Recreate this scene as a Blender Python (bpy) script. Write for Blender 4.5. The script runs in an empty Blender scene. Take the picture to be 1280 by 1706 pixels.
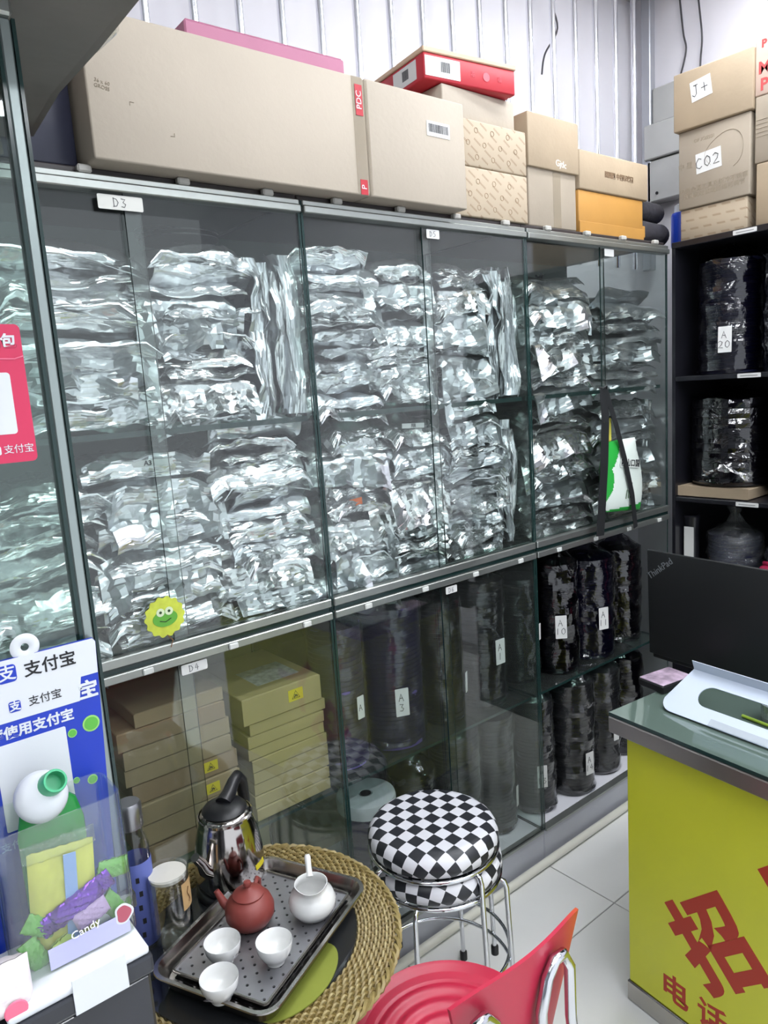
import bpy, bmesh, math, random
from mathutils import Matrix, Vector
# ---------------------------------------------------------------- camera, world, lights
SC = bpy.context.scene
COL = SC.collection
cam_data = bpy.data.cameras.new('camera')
cam = bpy.data.objects.new('camera', cam_data); COL.objects.link(cam)
cam_data.sensor_fit = 'VERTICAL'; cam_data.sensor_height = 36.0
cam_data.lens = 1229.0 / 1706.0 * 36.0
cam_data.clip_start = 0.02
_up = -Vector((490, 7350, 1229)).normalized()              # world up seen in camera axes (x right, y down, z forward)
_vx = Vector((1546, -308, 1229)); _vx = (_vx - _vx.dot(_up) * _up).normalized()
_vy = _up.cross(_vx)
cam.matrix_world = Matrix(((_vx.x, -_vx.y, -_vx.z, 0), (_vy.x, -_vy.y, -_vy.z, 0), (_up.x, -_up.y, -_up.z, 1.54), (0, 0, 0, 1)))
SC.camera = cam
SC.view_settings.view_transform = 'Standard'; SC.view_settings.look = 'None'
SC.view_settings.gamma = 1.0; SC.view_settings.use_curve_mapping = False
SC.view_settings.exposure = 1.32
try:
    SC.cycles.transparent_max_bounces = 22; SC.cycles.max_bounces = 7; SC.cycles.glossy_bounces = 4; SC.cycles.diffuse_bounces = 3
    SC.cycles.sample_clamp_indirect = 6.0; SC.cycles.caustics_reflective = False; SC.cycles.caustics_refractive = False
except Exception: pass
world = bpy.data.worlds.new('market_hall'); SC.world = world; world.use_nodes = True
world.node_tree.nodes['Background'].inputs[0].default_value = (0.86, 0.92, 1.0, 1)
world.node_tree.nodes['Background'].inputs[1].default_value = 0.55
LAMP = 14.0          # strength of the ceiling lamps' diffusers
R = math.radians
PI = math.pi
rnd = random.Random(7)

# ---------------------------------------------------------------- materials
def srgb(r, g, b):
    f = lambda c: c / 12.92 if c <= 0.04045 else ((c + 0.055) / 1.055) ** 2.4
    return (f(r / 255), f(g / 255), f(b / 255), 1)
MATS = {}
def mat(name, rgb, rough=0.5, metal=0.0, var=0.0, vscale=8.0, bump=0.0, bscale=40.0, coat=0.0, stretch=None, spec=0.5, bkind='noise', emit=None, estr=0.0):
    if name in MATS: return MATS[name]
    m = bpy.data.materials.new(name); m.use_nodes = True
    nt = m.node_tree; b = nt.nodes['Principled BSDF']
    c = srgb(*rgb)
    b.inputs['Base Color'].default_value = c
    b.inputs['Roughness'].default_value = rough; b.inputs['Metallic'].default_value = metal
    b.inputs['Coat Weight'].default_value = coat; b.inputs['Specular IOR Level'].default_value = spec
    if emit: b.inputs['Emission Color'].default_value = srgb(*emit); b.inputs['Emission Strength'].default_value = estr
    if var or bump:
        tc = nt.nodes.new('ShaderNodeTexCoord'); mp = nt.nodes.new('ShaderNodeMapping')
        if stretch: mp.inputs['Scale'].default_value = stretch
        nt.links.new(tc.outputs['Object'], mp.inputs['Vector'])
    if var:
        n = nt.nodes.new('ShaderNodeTexNoise'); n.inputs['Scale'].default_value = vscale; n.inputs['Detail'].default_value = 5
        r = nt.nodes.new('ShaderNodeValToRGB')
        lo = tuple(x * (1 - var) for x in c[:3]) + (1,); hi = tuple(min(1, x * (1 + var)) for x in c[:3]) + (1,)
        r.color_ramp.elements[0].color = lo; r.color_ramp.elements[1].color = hi
        r.color_ramp.elements[0].position = 0.3; r.color_ramp.elements[1].position = 0.7
        nt.links.new(mp.outputs[0], n.inputs['Vector']); nt.links.new(n.outputs['Fac'], r.inputs[0]); nt.links.new(r.outputs[0], b.inputs['Base Color'])
    if bump:
        bp = nt.nodes.new('ShaderNodeBump'); bp.inputs['Strength'].default_value = bump; bp.inputs['Distance'].default_value = 0.01
        if bkind == 'noise':
            n2 = nt.nodes.new('ShaderNodeTexNoise'); n2.inputs['Scale'].default_value = bscale; n2.inputs['Detail'].default_value = 3; out = n2.outputs['Fac']
        else:
            n2 = nt.nodes.new('ShaderNodeTexVoronoi'); n2.inputs['Scale'].default_value = bscale; out = n2.outputs['Distance']
        nt.links.new(mp.outputs[0], n2.inputs['Vector']); nt.links.new(out, bp.inputs['Height']); nt.links.new(bp.outputs[0], b.inputs['Normal'])
    MATS[name] = m
    return m
def clear_mat(name, tint, refl=0.04, power=5.0, rough=0.01, haze=0.0, bump=0.0, bscale=30.0, hazecol=(0.8, 0.85, 0.83), gloss=(1, 1, 1)):
    """thin clear sheet: tinted transmission, Schlick reflection, a diffuse share for reflected haze"""
    if name in MATS: return MATS[name]
    m = bpy.data.materials.new(name); m.use_nodes = True
    nt = m.node_tree; N = nt.nodes; L = nt.links
    N.remove(N['Principled BSDF']); out = N['Material Output']
    tr = N.new('ShaderNodeBsdfTransparent'); tr.inputs[0].default_value = (*tint, 1)
    gl = N.new('ShaderNodeBsdfGlossy'); gl.inputs['Roughness'].default_value = rough; gl.inputs['Color'].default_value = (*gloss, 1)
    lw = N.new('ShaderNodeLayerWeight'); lw.inputs[0].default_value = 0.5
    pw = N.new('ShaderNodeMath'); pw.operation = 'POWER'; pw.inputs[1].default_value = power
    ma = N.new('ShaderNodeMath'); ma.operation = 'MULTIPLY_ADD'; ma.inputs[1].default_value = 1 - refl; ma.inputs[2].default_value = refl
    mx = N.new('ShaderNodeMixShader')
    L.new(lw.outputs['Facing'], pw.inputs[0]); L.new(pw.outputs[0], ma.inputs[0]); L.new(ma.outputs[0], mx.inputs[0])
    base = tr.outputs[0]
    if haze:  # even diffuse mix paints the reflected haze on glass; milkiness on tape, plastic
        df = N.new('ShaderNodeBsdfDiffuse'); df.inputs[0].default_value = (*hazecol, 1)
        m2 = N.new('ShaderNodeMixShader'); m2.inputs[0].default_value = haze
        L.new(tr.outputs[0], m2.inputs[1]); L.new(df.outputs[0], m2.inputs[2]); base = m2.outputs[0]
    L.new(base, mx.inputs[1]); L.new(gl.outputs[0], mx.inputs[2]); L.new(mx.outputs[0], out.inputs[0])
    if bump:
        tc = N.new('ShaderNodeTexCoord'); n2 = N.new('ShaderNodeTexNoise'); n2.inputs['Scale'].default_value = bscale; n2.inputs['Detail'].default_value = 4
        n2.inputs['Distortion'].default_value = 1.2
        bp = N.new('ShaderNodeBump'); bp.inputs['Strength'].default_value = bump; bp.inputs['Distance'].default_value = 0.02
        L.new(tc.outputs['Object'], n2.inputs['Vector']); L.new(n2.outputs['Fac'], bp.inputs['Height'])
        L.new(bp.outputs[0], gl.inputs['Normal'])
    MATS[name] = m
    return m
GLASS = clear_mat('cabinet_glass', (0.925, 0.955, 0.942), 0.045, 5.0, 0.012, haze=0.008)
SCREENG = clear_mat('screen_glass', (0.76, 0.84, 0.81), 0.04, 5.0, 0.012)
GEDGE = mat('glass_edge_green', (30, 52, 50), 0.15)
SHELFG = clear_mat('shelf_glass', (0.50, 0.62, 0.58), 0.05, 5.0, 0.02, haze=0.02)
ACRYL = clear_mat('clear_acrylic', (0.93, 0.955, 0.94), 0.05, 4.0, 0.02, haze=0.02)
CLEARW = clear_mat('clear_glassware', (0.94, 0.95, 0.945), 0.06, 3.0, 0.01)
CELLO = clear_mat('cellophane', (0.93, 0.95, 0.94), 0.07, 4.0, 0.08, haze=0.05, bump=0.6, bscale=45)
FILM = clear_mat('dark_wrapping_film', (0.34, 0.32, 0.40), 0.07, 3.4, 0.045, bump=0.5, bscale=8)
FILMG = clear_mat('grey_wrapping_film', (0.42, 0.43, 0.46), 0.06, 3.0, 0.08, haze=0.03, bump=0.4, bscale=9, hazecol=(0.45, 0.47, 0.5))
FOIL = [mat('silver_foil_%d' % i, c, r, 0.95, var=0.06, vscale=6, bump=0.12, bscale=s, bkind='voronoi') for i, (c, r, s) in enumerate([((230, 231, 233), 0.24, 60), ((222, 224, 228), 0.28, 75), ((236, 236, 237), 0.20, 55), ((212, 215, 218), 0.30, 70)])]
KRAFT = mat('kraft_board', (166, 148, 124), 0.75, var=0.10, vscale=5, bump=0.06, bscale=90)
KRAFTP = mat('pale_kraft_board', (174, 163, 148), 0.7, var=0.05, vscale=3, bump=0.05, bscale=80)
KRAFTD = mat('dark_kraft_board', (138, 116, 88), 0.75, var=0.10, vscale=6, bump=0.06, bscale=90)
KRAFTG = mat('greyish_kraft_board', (160, 148, 132), 0.75, var=0.08, vscale=6, bump=0.06, bscale=90)
ORANGE = mat('orange_kraft_board', (178, 130, 62), 0.6, var=0.06)
TAPE = clear_mat('clear_packing_tape', (0.9, 0.88, 0.84), 0.06, 4.0, 0.12, haze=0.12, hazecol=(0.8, 0.72, 0.6))
ALU = mat('brushed_aluminium', (160, 164, 160), 0.35, 0.85, var=0.05, vscale=20)
STEEL = mat('stainless_steel', (176, 172, 168), 0.22, 1.0, var=0.08, vscale=5)
CHROME = mat('polished_chrome', (215, 217, 222), 0.10, 1.0)
BLACKP = mat('black_plastic', (22, 22, 25), 0.38)
BLACKB = mat('black_shelf_board', (24, 24, 30), 0.32, var=0.2)
DARKTOP = mat('dark_cabinet_top', (52, 46, 46), 0.4)
WHITE = mat('white_plastic', (216, 219, 224), 0.4)
PAPER = mat('white_paper', (216, 216, 214), 0.7)
INK = mat('black_ink', (25, 25, 30), 0.6)
PALEBACK = mat('pale_grey_back_board', (142, 150, 148), 0.6, var=0.04)
CREAMBACK = mat('cream_back_board', (180, 178, 136), 0.6, var=0.04)
DARKBACK = mat('charcoal_back_board', (34, 36, 40), 0.6, var=0.1)
PORC = mat('white_porcelain', (226, 226, 224), 0.16, coat=0.4)
RED = mat('red_print', (176, 32, 46), 0.5)
NAVY = mat('navy_plastic', (26, 28, 56), 0.35, var=0.2)
PURPLE = mat('purple_plastic', (90, 72, 150), 0.4, var=0.2)
COAL = mat('black_reel_plastic', (17, 17, 22), 0.3, var=0.2)
PINK = mat('pink_card', (206, 48, 88), 0.5)
YELLOWST = mat('yellow_sticker', (206, 190, 40), 0.5)

# ---------------------------------------------------------------- mesh helpers
class MB:
    def __init__(s): s.v = []; s.f = []; s.mi = []; s.uv = None
    def add(s, vs, fs, mi=0):
        o = len(s.v); s.v += [tuple(p) for p in vs]; s.f += [tuple(i + o for i in f) for f in fs]; s.mi += [mi] * len(fs); return s
    def box(s, x0, x1, y0, y1, z0, z1, mi=0):
        return s.add([(x0,y0,z0),(x1,y0,z0),(x1,y1,z0),(x0,y1,z0),(x0,y0,z1),(x1,y0,z1),(x1,y1,z1),(x0,y1,z1)],
                     [(0,3,2,1),(4,5,6,7),(0,1,5,4),(1,2,6,5),(2,3,7,6),(3,0,4,7)], mi)
    def bbox(s, x0, x1, y0, y1, z0, z1, b=0.003, seg=2, mi=0):
        bm = bmesh.new(); bmesh.ops.create_cube(bm, size=1)
        bmesh.ops.scale(bm, vec=(x1-x0, y1-y0, z1-z0), verts=bm.verts)
        bmesh.ops.translate(bm, vec=((x0+x1)/2, (y0+y1)/2, (z0+z1)/2), verts=bm.verts)
        bmesh.ops.bevel(bm, geom=bm.edges[:], offset=b, segments=seg, affect='EDGES', profile=0.5)
        return s.addbm(bm, mi)
    def addbm(s, bm, mi=0):
        bm.verts.index_update()
        s.add([v.co[:] for v in bm.verts], [[v.index for v in f.verts] for f in bm.faces], mi); bm.free(); return s
    def lathe(s, prof, seg=32, c=(0, 0, 0), mi=0, capt=True, capb=True, fn=None):
        vs = []; fs = []
        n = len(prof)
        for k, (r, z) in enumerate(prof):
            for i in range(seg):
                a = 2 * PI * i / seg
                rr, zz = (r, z) if fn is None else fn(r, z, a, k)
                vs.append((c[0] + rr * math.cos(a), c[1] + rr * math.sin(a), c[2] + zz))
        for k in range(n - 1):
            for i in range(seg):
                j = (i + 1) % seg
                fs.append((k*seg+i, k*seg+j, (k+1)*seg+j, (k+1)*seg+i))
        if capb and prof[0][0] > 1e-5: fs.append(tuple(range(seg))[::-1])
        if capt and prof[-1][0] > 1e-5: fs.append(tuple((n-1)*seg + i for i in range(seg)))
        return s.add(vs, fs, mi)
    def tube(s, pts, r, seg=8, closed=False, mi=0, flat=None):
        P = [Vector(p) for p in pts]; n = len(P); rings = []
        prev = None
        for i in range(n):
            if closed: t = P[(i+1) % n] - P[i-1]
            else: t = P[min(i+1, n-1)] - P[max(i-1, 0)]
            t.normalize()
            if prev is None:
                u = t.orthogonal().normalized() if abs(t.z) > 0.95 else Vector((0,0,1)).cross(t).normalized()
            else:
                u = (prev - t * prev.dot(t)).normalized()
            prev = u; w = t.cross(u)
            rr = r[i] if isinstance(r, (list, tuple)) else r
            ra, rb = (rr, rr) if flat is None else (rr, rr * flat)
            rings.append([P[i] + u * ra * math.cos(2*PI*k/seg) + w * rb * math.sin(2*PI*k/seg) for k in range(seg)])
        vs = [p for q in rings for p in q]; fs = []
        m = n if closed else n - 1
        for i in range(m):
            a = i * seg; b = ((i+1) % n) * seg
            for k in range(seg):
                l = (k+1) % seg; fs.append((a+k, a+l, b+l, b+k))
        if not closed: fs.append(tuple(range(seg))[::-1]); fs.append(tuple((n-1)*seg + k for k in range(seg)))
        return s.add(vs, fs, mi)
    def prism(s, poly, z0, z1, mi=0):
        n = len(poly)
        vs = [(x, y, z0) for x, y in poly] + [(x, y, z1) for x, y in poly]
        fs = [tuple(range(n))[::-1], tuple(range(n, 2*n))] + [(i, (i+1) % n, n+(i+1) % n, n+i) for i in range(n)]
        return s.add(vs, fs, mi)
    def grid(s, fn, nu, nv, mi=0, wrapu=False):
        vs = [fn(i / (nu if wrapu else nu - 1), j / (nv - 1)) for j in range(nv) for i in range(nu)]; fs = []
        for j in range(nv - 1):
            for i in range(nu if wrapu else nu - 1):
                k = (i + 1) % nu; fs.append((j*nu+i, j*nu+k, (j+1)*nu+k, (j+1)*nu+i))
        return s.add(vs, fs, mi)
    def xf(s, M, start=0):
        for i in range(start, len(s.v)): s.v[i] = tuple(M @ Vector(s.v[i]))
        return s
    def mesh(s, name, mats, smooth=None):
        me = bpy.data.meshes.new(name); me.from_pydata(s.v, [], s.f)
        for m in (mats if isinstance(mats, (list, tuple)) else [mats]): me.materials.append(m)
        me.polygons.foreach_set('material_index', s.mi)
        if smooth is not None:
            me.polygons.foreach_set('use_smooth', [True] * len(s.f))
            if smooth < 180: me.set_sharp_from_angle(angle=R(smooth))
        me.update(); return me
    def obj(s, name, mats, parent=None, smooth=None, M=None):
        return link(name, s.mesh(name, mats, smooth), parent, M)
def link(name, me, parent=None, M=None):
    o = bpy.data.objects.new(name, me); COL.objects.link(o)
    if parent is not None: o.parent = parent
    if M is not None: o.matrix_local = M
    return o
def tag(o, label, cat, group=None):
    o['label'] = label; o['category'] = cat
    if group: o['group'] = group
    return o
def thing(name, label, cat, loc=(0, 0, 0), rz=0.0, group=None):
    o = bpy.data.objects.new(name, None); COL.objects.link(o); o.empty_display_size = 0.05
    o.location = loc; o.rotation_euler = (0, 0, rz)
    return tag(o, label, cat, group)
def struct(o): o['kind'] = 'structure'; return o
def frame(o, right, up):
    """matrix: local x -> right, y -> up, z -> outward normal, origin o"""
    r = Vector(right).normalized(); u = Vector(up); u = (u - r * u.dot(r)).normalized(); n = r.cross(u)
    return Matrix(((r.x, u.x, n.x, o[0]), (r.y, u.y, n.y, o[1]), (r.z, u.z, n.z, o[2]), (0, 0, 0, 1)))
FY = lambda x, y, z: frame((x, y, z), (1, 0, 0), (0, 0, 1))        # on a face that looks towards -y
FX = lambda x, y, z: frame((x, y, z), (0, -1, 0), (0, 0, 1))       # on a face that looks towards -x
def text(body, size, material, parent, M, name='lettering', bold=0.0, ang=0.0, align='CENTER', depth=0.0004):
    c = bpy.data.curves.new('t', 'FONT'); c.body = body; c.size = size; c.align_x = align; c.align_y = 'CENTER'; c.extrude = depth; c.offset = bold
    c.resolution_u = 3
    o = bpy.data.objects.new('t', c); COL.objects.link(o)
    dg = bpy.context.evaluated_depsgraph_get()
    me = bpy.data.meshes.new_from_object(o.evaluated_get(dg)); bpy.data.objects.remove(o); bpy.data.curves.remove(c)
    me.materials.clear(); me.materials.append(material)
    return link(name, me, parent, M @ Matrix.Rotation(R(ang), 4, 'Z'))
GL = {'A': [[(0,0),(.45,1),(.95,0)],[(.2,.42),(.8,.42)]], 'D': [[(.1,1),(.15,0)],[(0,.95),(.6,.85),(.9,.5),(.6,.1),(0,.02)]],
 '0': [[(.5,1),(.1,.7),(.1,.25),(.5,0),(.9,.3),(.9,.75),(.5,1)]], '1': [[(.5,1),(.45,0)]], '2': [[(.05,.8),(.4,1),(.85,.8),(.7,.45),(.05,0),(.95,.02)]],
 '3': [[(.1,.95),(.8,.9),(.4,.55),(.85,.35),(.6,.02),(.1,.08)]], '4': [[(.55,1),(.1,.4),(.95,.4)],[(.7,.75),(.62,0)]], '5': [[(.85,1),(.25,.97),(.2,.6),(.75,.55),(.8,.15),(.1,0)]],
 '6': [[(.7,1),(.2,.55),(.15,.15),(.5,0),(.85,.2),(.6,.5),(.2,.35)]], '7': [[(.05,.95),(.9,1),(.4,0)]], 'C': [[(.9,.85),(.5,1),(.1,.6),(.15,.15),(.6,0),(.95,.15)]],
 'O': [[(.5,1),(.1,.6),(.2,.1),(.6,0),(.9,.5),(.5,1)]], 'J': [[(.35,1),(.95,1)],[(.7,1),(.65,.2),(.35,0),(.05,.2)]], 'F': [[(.1,1),(.1,0)],[(.1,1),(.9,1)],[(.1,.55),(.7,.55)]], '+': [[(.5,.9),(.5,.1)],[(.05,.5),(.95,.5)]]}
def handwriting(lines, h, material, parent, M, w=0.0016, name='handwriting', lead=1.35):
    mb = MB(); y = (len(lines) - 1) * h * lead / 2 - h / 2
    for ln in lines:
        x = -len(ln) * h * 0.45
        for ch in ln:
            for st in GL.get(ch, []):
                mb.tube([(x + p[0]*h*0.68, y + p[1]*h, 0.0006) for p in st], w / 2, 4)
            x += h * 0.9
        y -= h * lead
    return mb.obj(name, material, parent, M=M)
def rrect(w, h, r, n=5):
    p = []
    for cx, cy, a0 in ((w/2-r, h/2-r, 0), (-w/2+r, h/2-r, 90), (-w/2+r, -h/2+r, 180), (w/2-r, -h/2+r, 270)):
        for k in range(n + 1): a = R(a0 + 90*k/n); p.append((cx + r*math.cos(a), cy + r*math.sin(a)))
    return p
def card(name, w, h, material, parent, M, r=0.003, t=0.001):
    return MB().prism(rrect(w, h, r), 0, t).obj(name, material, parent, M=M)
# ---------------------------------------------------------------- the room
H_CEIL = 3.05
FL = mat('floor_grout', (150, 150, 148), 0.6)
TILE = mat('white_glazed_tile', (224, 224, 221), 0.14, var=0.03, vscale=3, coat=0.2)
floor = struct(MB().box(-2.5, 3.1, -3.2, 1.9, -0.06, -0.004).obj('floor', FL))
tile_me = MB().bbox(0.0015, 0.5985, 0.0015, 0.5985, -0.004, 0.0, 0.0012, 1).mesh('tile', TILE)
for i in range(-7, 3):
    for j in range(-7, 2):
        x, y = 1.689 + 0.6 * i, 1.152 + 0.6 * j
        if x > 2.5: continue
        link('tile', tile_me, floor, Matrix.Translation((x, y, 0)))
WALLM = mat('white_painted_wall', (226, 224, 230), 0.45, var=0.03, vscale=2)
struct(MB().box(-2.5, 3.1, 1.90, 1.98, -0.06, H_CEIL).obj('wall_back', WALLM))
struct(MB().box(3.02, 3.1, -3.2, 1.90, -0.06, H_CEIL).obj('wall_right', WALLM))
struct(MB().box(-2.58, -2.5, -3.2, 1.98, -0.06, H_CEIL).obj('wall_left', mat('opposite_shelving_grey', (120, 122, 126), 0.6, var=0.3, vscale=3)))
struct(MB().box(-2.58, 3.1, -3.2, 1.98, H_CEIL, H_CEIL + 0.08).obj('ceiling', mat('white_ceiling_board', (222, 224, 226), 0.6, var=0.02)))
DIFF = mat('lamp_diffuser', (255, 255, 255), 0.5, emit=(246, 250, 255), estr=LAMP)
lampframe = MB().box(-0.62, 0.62, -0.11, 0.11, -0.05, 0).mesh('housing', WHITE)
lampdiff = MB().bbox(-0.58, 0.58, -0.085, 0.085, -0.062, -0.05, 0.005, 1).mesh('diffuser', DIFF)
for k, (x, y, where) in enumerate([(0.25, 0.35, 'nearest above the red chair'), (1.75, 0.35, 'above the desk'), (2.25, 1.05, 'above the black corner cabinet'), (0.25, -0.9, 'behind the viewer on the left'), (1.75, -0.9, 'behind the viewer on the right'), (-1.3, -0.2, 'by the left wall'), (1.0, -2.2, 'farthest from the cabinets')]):
    t = thing('ceiling_light', 'white ceiling panel lamp ' + where, 'lamp', (x, y, H_CEIL), 0, 'ceiling lamps of the shop')
    link('housing', lampframe, t); link('diffuser', lampdiff, t)

# steel bar grille in front of the back wall
g = thing('bar_partition', 'row of upright polished steel bars above the cartons', 'grille', (0, 1.80, 1.96))
bar_me = MB().tube([(0, 0, 0), (0, 0, 1.08)], 0.0105, 14).mesh('bar', mat('bright_steel_bar', (232, 233, 238), 0.16, 1.0), 60)
for k in range(17): link('bar', bar_me, g, Matrix.Translation((0.815 + 0.1278 * k, 0, 0)))
for k in range(6): link('bar', bar_me, g, Matrix.Translation((0.815 - 0.1278 * (k + 1), 0, 0)))
MB().box(-0.2, 2.95, -0.012, 0.012, 1.06, 1.085).obj('top_rail', ALU, g)
MB().bbox(2.945, 2.985, -0.02, 0.02, 0, 1.085, 0.003, 1).obj('end_post', mat('grey_steel_post', (168, 170, 176), 0.35, 0.6), g)

# ---------------------------------------------------------------- glass cabinets along the back wall
D = 1.42; BACK = 1.86
XS = [-0.548, 0.2025, 0.953, 1.7035, 2.452]
def pane(mb, x0, x1, y0, y1, z0, z1):
    """glass slab: the two big faces are glass, the rims dark green"""
    d = [x1-x0, y1-y0, z1-z0]; thin = d.index(min(d))
    vs = [(x0,y0,z0),(x1,y0,z0),(x1,y1,z0),(x0,y1,z0),(x0,y0,z1),(x1,y0,z1),(x1,y1,z1),(x0,y1,z1)]
    fs = [((0,3,2,1),2),((4,5,6,7),2),((0,1,5,4),1),((2,3,7,6),1),((1,2,6,5),0),((3,0,4,7),0)]
    for f, ax in fs: mb.add([vs[i] for i in f], [(0,1,2,3)], 0 if ax == thin else 1)
    return mb
CABL = ['glass cabinet at the far left, mostly out of view', 'left glass cabinet of silver bags with cartons of flat boxes below', 'middle glass cabinet of silver bags behind the checked stools', 'right glass cabinet of silver bags with its lower doors missing']
CAB = []
for m in range(4):
    x0, x1 = XS[m] + 0.001, XS[m+1] - 0.001; xm = (x0 + x1) / 2
    c = thing('glass_cabinet', CABL[m], 'cabinet', (x0, D, 0), 0, 'glass cabinets along the back wall'); CAB.append(c)
    W = x1 - x0
    MB().bbox(0, W, 0.0, 0.42, 0.0, 0.10, 0.003, 1).obj('base_plinth', mat('grey_laminate', (176, 178, 186), 0.4, var=0.03), c)
    MB().box(0.004, W-0.004, 0.012, 0.42, 0.10, 0.106).obj('floor_board', mat('white_laminate', (226, 226, 232), 0.35), c)
    MB().bbox(0, W, 0.012, 0.43, 1.958, 1.972, 0.002, 1).obj('top_panel', DARKTOP, c)
    mb = MB(); mb.bbox(0.003, W-0.003, -0.012, 0.02, 1.930, 1.946, 0.002, 1); mb.bbox(0.003, W-0.003, -0.006, 0.02, 1.946, 1.958, 0.002, 1); mb.obj('top_rail', ALU, c)
    mb = MB(); mb.bbox(0.003, W-0.003, -0.008, 0.02, 1.036, 1.056, 0.002, 1); mb.obj('upper_track', ALU, c)
    MB().box(0.003, W-0.003, 0.0, 0.02, 1.024, 1.036).obj('track_gap', GEDGE, c)
    mb = MB(); mb.bbox(0.003, W-0.003, -0.010, 0.02, 1.006, 1.024, 0.002, 1); mb.obj('lower_track', ALU, c)
    MB().box(0.006, W-0.006, -0.006, 0.02, 0.100, 0.108).obj('bottom_track', ALU, c)
    for nm, xa in (('side_pane', 0.0), ('side_pane', W - 0.006)):
        pane(MB(), xa, xa + 0.006, 0.0, 0.42, 0.106, 1.958).obj(nm, [GLASS, GEDGE], c)
    MB().box(0.006, W-0.006, 0.42, 0.43, 0.106, 1.03).obj('lower_back_panel', CREAMBACK if m < 2 else DARKBACK, c)
    MB().box(0.006, W-0.006, 0.42, 0.43, 1.03, 1.958).obj('upper_back_panel', PALEBACK, c)
    pane(MB(), 0.007, W-0.007, 0.024, 0.415, 1.478, 1.490).obj('shelf', [SHELFG, GEDGE], c)
    pane(MB(), 0.007, W-0.007, 0.022, 0.415, 1.046, 1.056).obj('shelf', [SHELFG, GEDGE], c)
    pane(MB(), 0.007, W-0.007, 0.026, 0.415, 0.548, 0.556).obj('shelf', [SHELFG, GEDGE], c)
    for (z0, z1, low) in ((1.058, 1.944, False), (0.108, 1.022, True)):
        if low and m == 3: continue
        pane(MB(), 0.008, W/2 + 0.018, 0.010, 0.0145, z0, z1).obj('sliding_door', [GLASS, GEDGE], c)
        pane(MB(), W/2 - 0.018, W - 0.008, -0.001, 0.0035, z0, z1).obj('sliding_door', [GLASS, GEDGE], c)
    clip = MB().bbox(-0.013, 0.013, -0.008, 0.008, 0, 0.014, 0.003, 1).mesh('clip', mat('grey_clip', (178, 176, 170), 0.4))
    for k in range(4): link('clip', clip, c, Matrix.Translation((0.10 + 0.19 * k, 0.0, 1.958)))
    clip2 = MB().bbox(-0.011, 0.011, -0.003, 0.003, 0, 0.013, 0.002, 1).mesh('clip', mat('white_clip', (206, 208, 204), 0.4))
    for k in range(4): link('clip', clip2, c, Matrix.Translation((0.10 + 0.19 * k, -0.012, 1.008)))
def door_tag(cab, x, z, w, h, lines, hh, faint=False):
    p = card('paper_tag', w, h, mat('yellowed_paper', (214, 214, 208), 0.7) if faint else PAPER, cab, FY(x - cab.location.x, -0.0025, z), 0.003)
    handwriting(lines, hh, mat('grey_pencil', (96, 96, 100), 0.7), p, Matrix.Translation((0, 0, 0.001)), 0.0013)
door_tag(CAB[1], 0.553, 1.912, 0.085, 0.026, ['D3'], 0.016, True)
door_tag(CAB[1], 0.594, 0.991, 0.058, 0.022, ['D4'], 0.014)
door_tag(CAB[2], 1.346, 1.915, 0.044, 0.022, ['D5'], 0.013)
door_tag(CAB[2], 1.346, 0.989, 0.042, 0.02, ['D6'], 0.013)
door_tag(CAB[3], 2.105, 1.915, 0.05, 0.022, [], 0.013)

# black cabinet on the right-hand side
rc = thing('black_cabinet', 'black open cabinet of film-wrapped reels in the right corner', 'cabinet', (2.455, 0.42, 0))
RCW = 0.985
MB().bbox(0, 0.47, 0, RCW, 0, 0.08, 0.002, 1).obj('base_plinth', BLACKB, rc)
MB().box(0.46, 0.47, 0, RCW, 0.08, 1.955).obj('back_panel', BLACKB, rc)
MB().box(0.0, 0.46, 0, 0.012, 0.08, 1.955).obj('side_panel', BLACKB, rc)
MB().box(0.0, 0.46, RCW - 0.012, RCW, 0.08, 1.955).obj('side_panel', BLACKB, rc)
MB().bbox(-0.004, 0.47, 0, RCW, 1.945, 1.965, 0.002, 1).obj('top_panel', BLACKB, rc)
for z in (1.497, 1.072, 0.60): MB().bbox(0.0, 0.458, 0.013, RCW - 0.013, z, z + 0.016, 0.002, 1).obj('shelf', BLACKB, rc)
for z, y in ((1.955, 0.735), (1.505, 0.715), (1.080, 0.715)):
    s = card('edge_label', 0.075, 0.014, PAPER, rc, FX(-0.0045, y, z), 0.002)
    MB().prism([(-0.028, -0.002), (0.028, -0.002), (0.028, 0.001), (-0.028, 0.001)], 0.001, 0.0014).obj('print_line', mat('grey_print', (150, 150, 150), 0.6), s)

# floor pipe
pp = MB().tube([(0.2, 1.397, 0.014), (1.2, 1.395, 0.014), (2.42, 1.397, 0.014)], 0.013, 12).obj('floor_pipe', mat('cream_pipe', (212, 210, 198), 0.4), None, 60)
tag(pp, 'cream plastic pipe running on the floor along the cabinet base', 'pipe')

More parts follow.
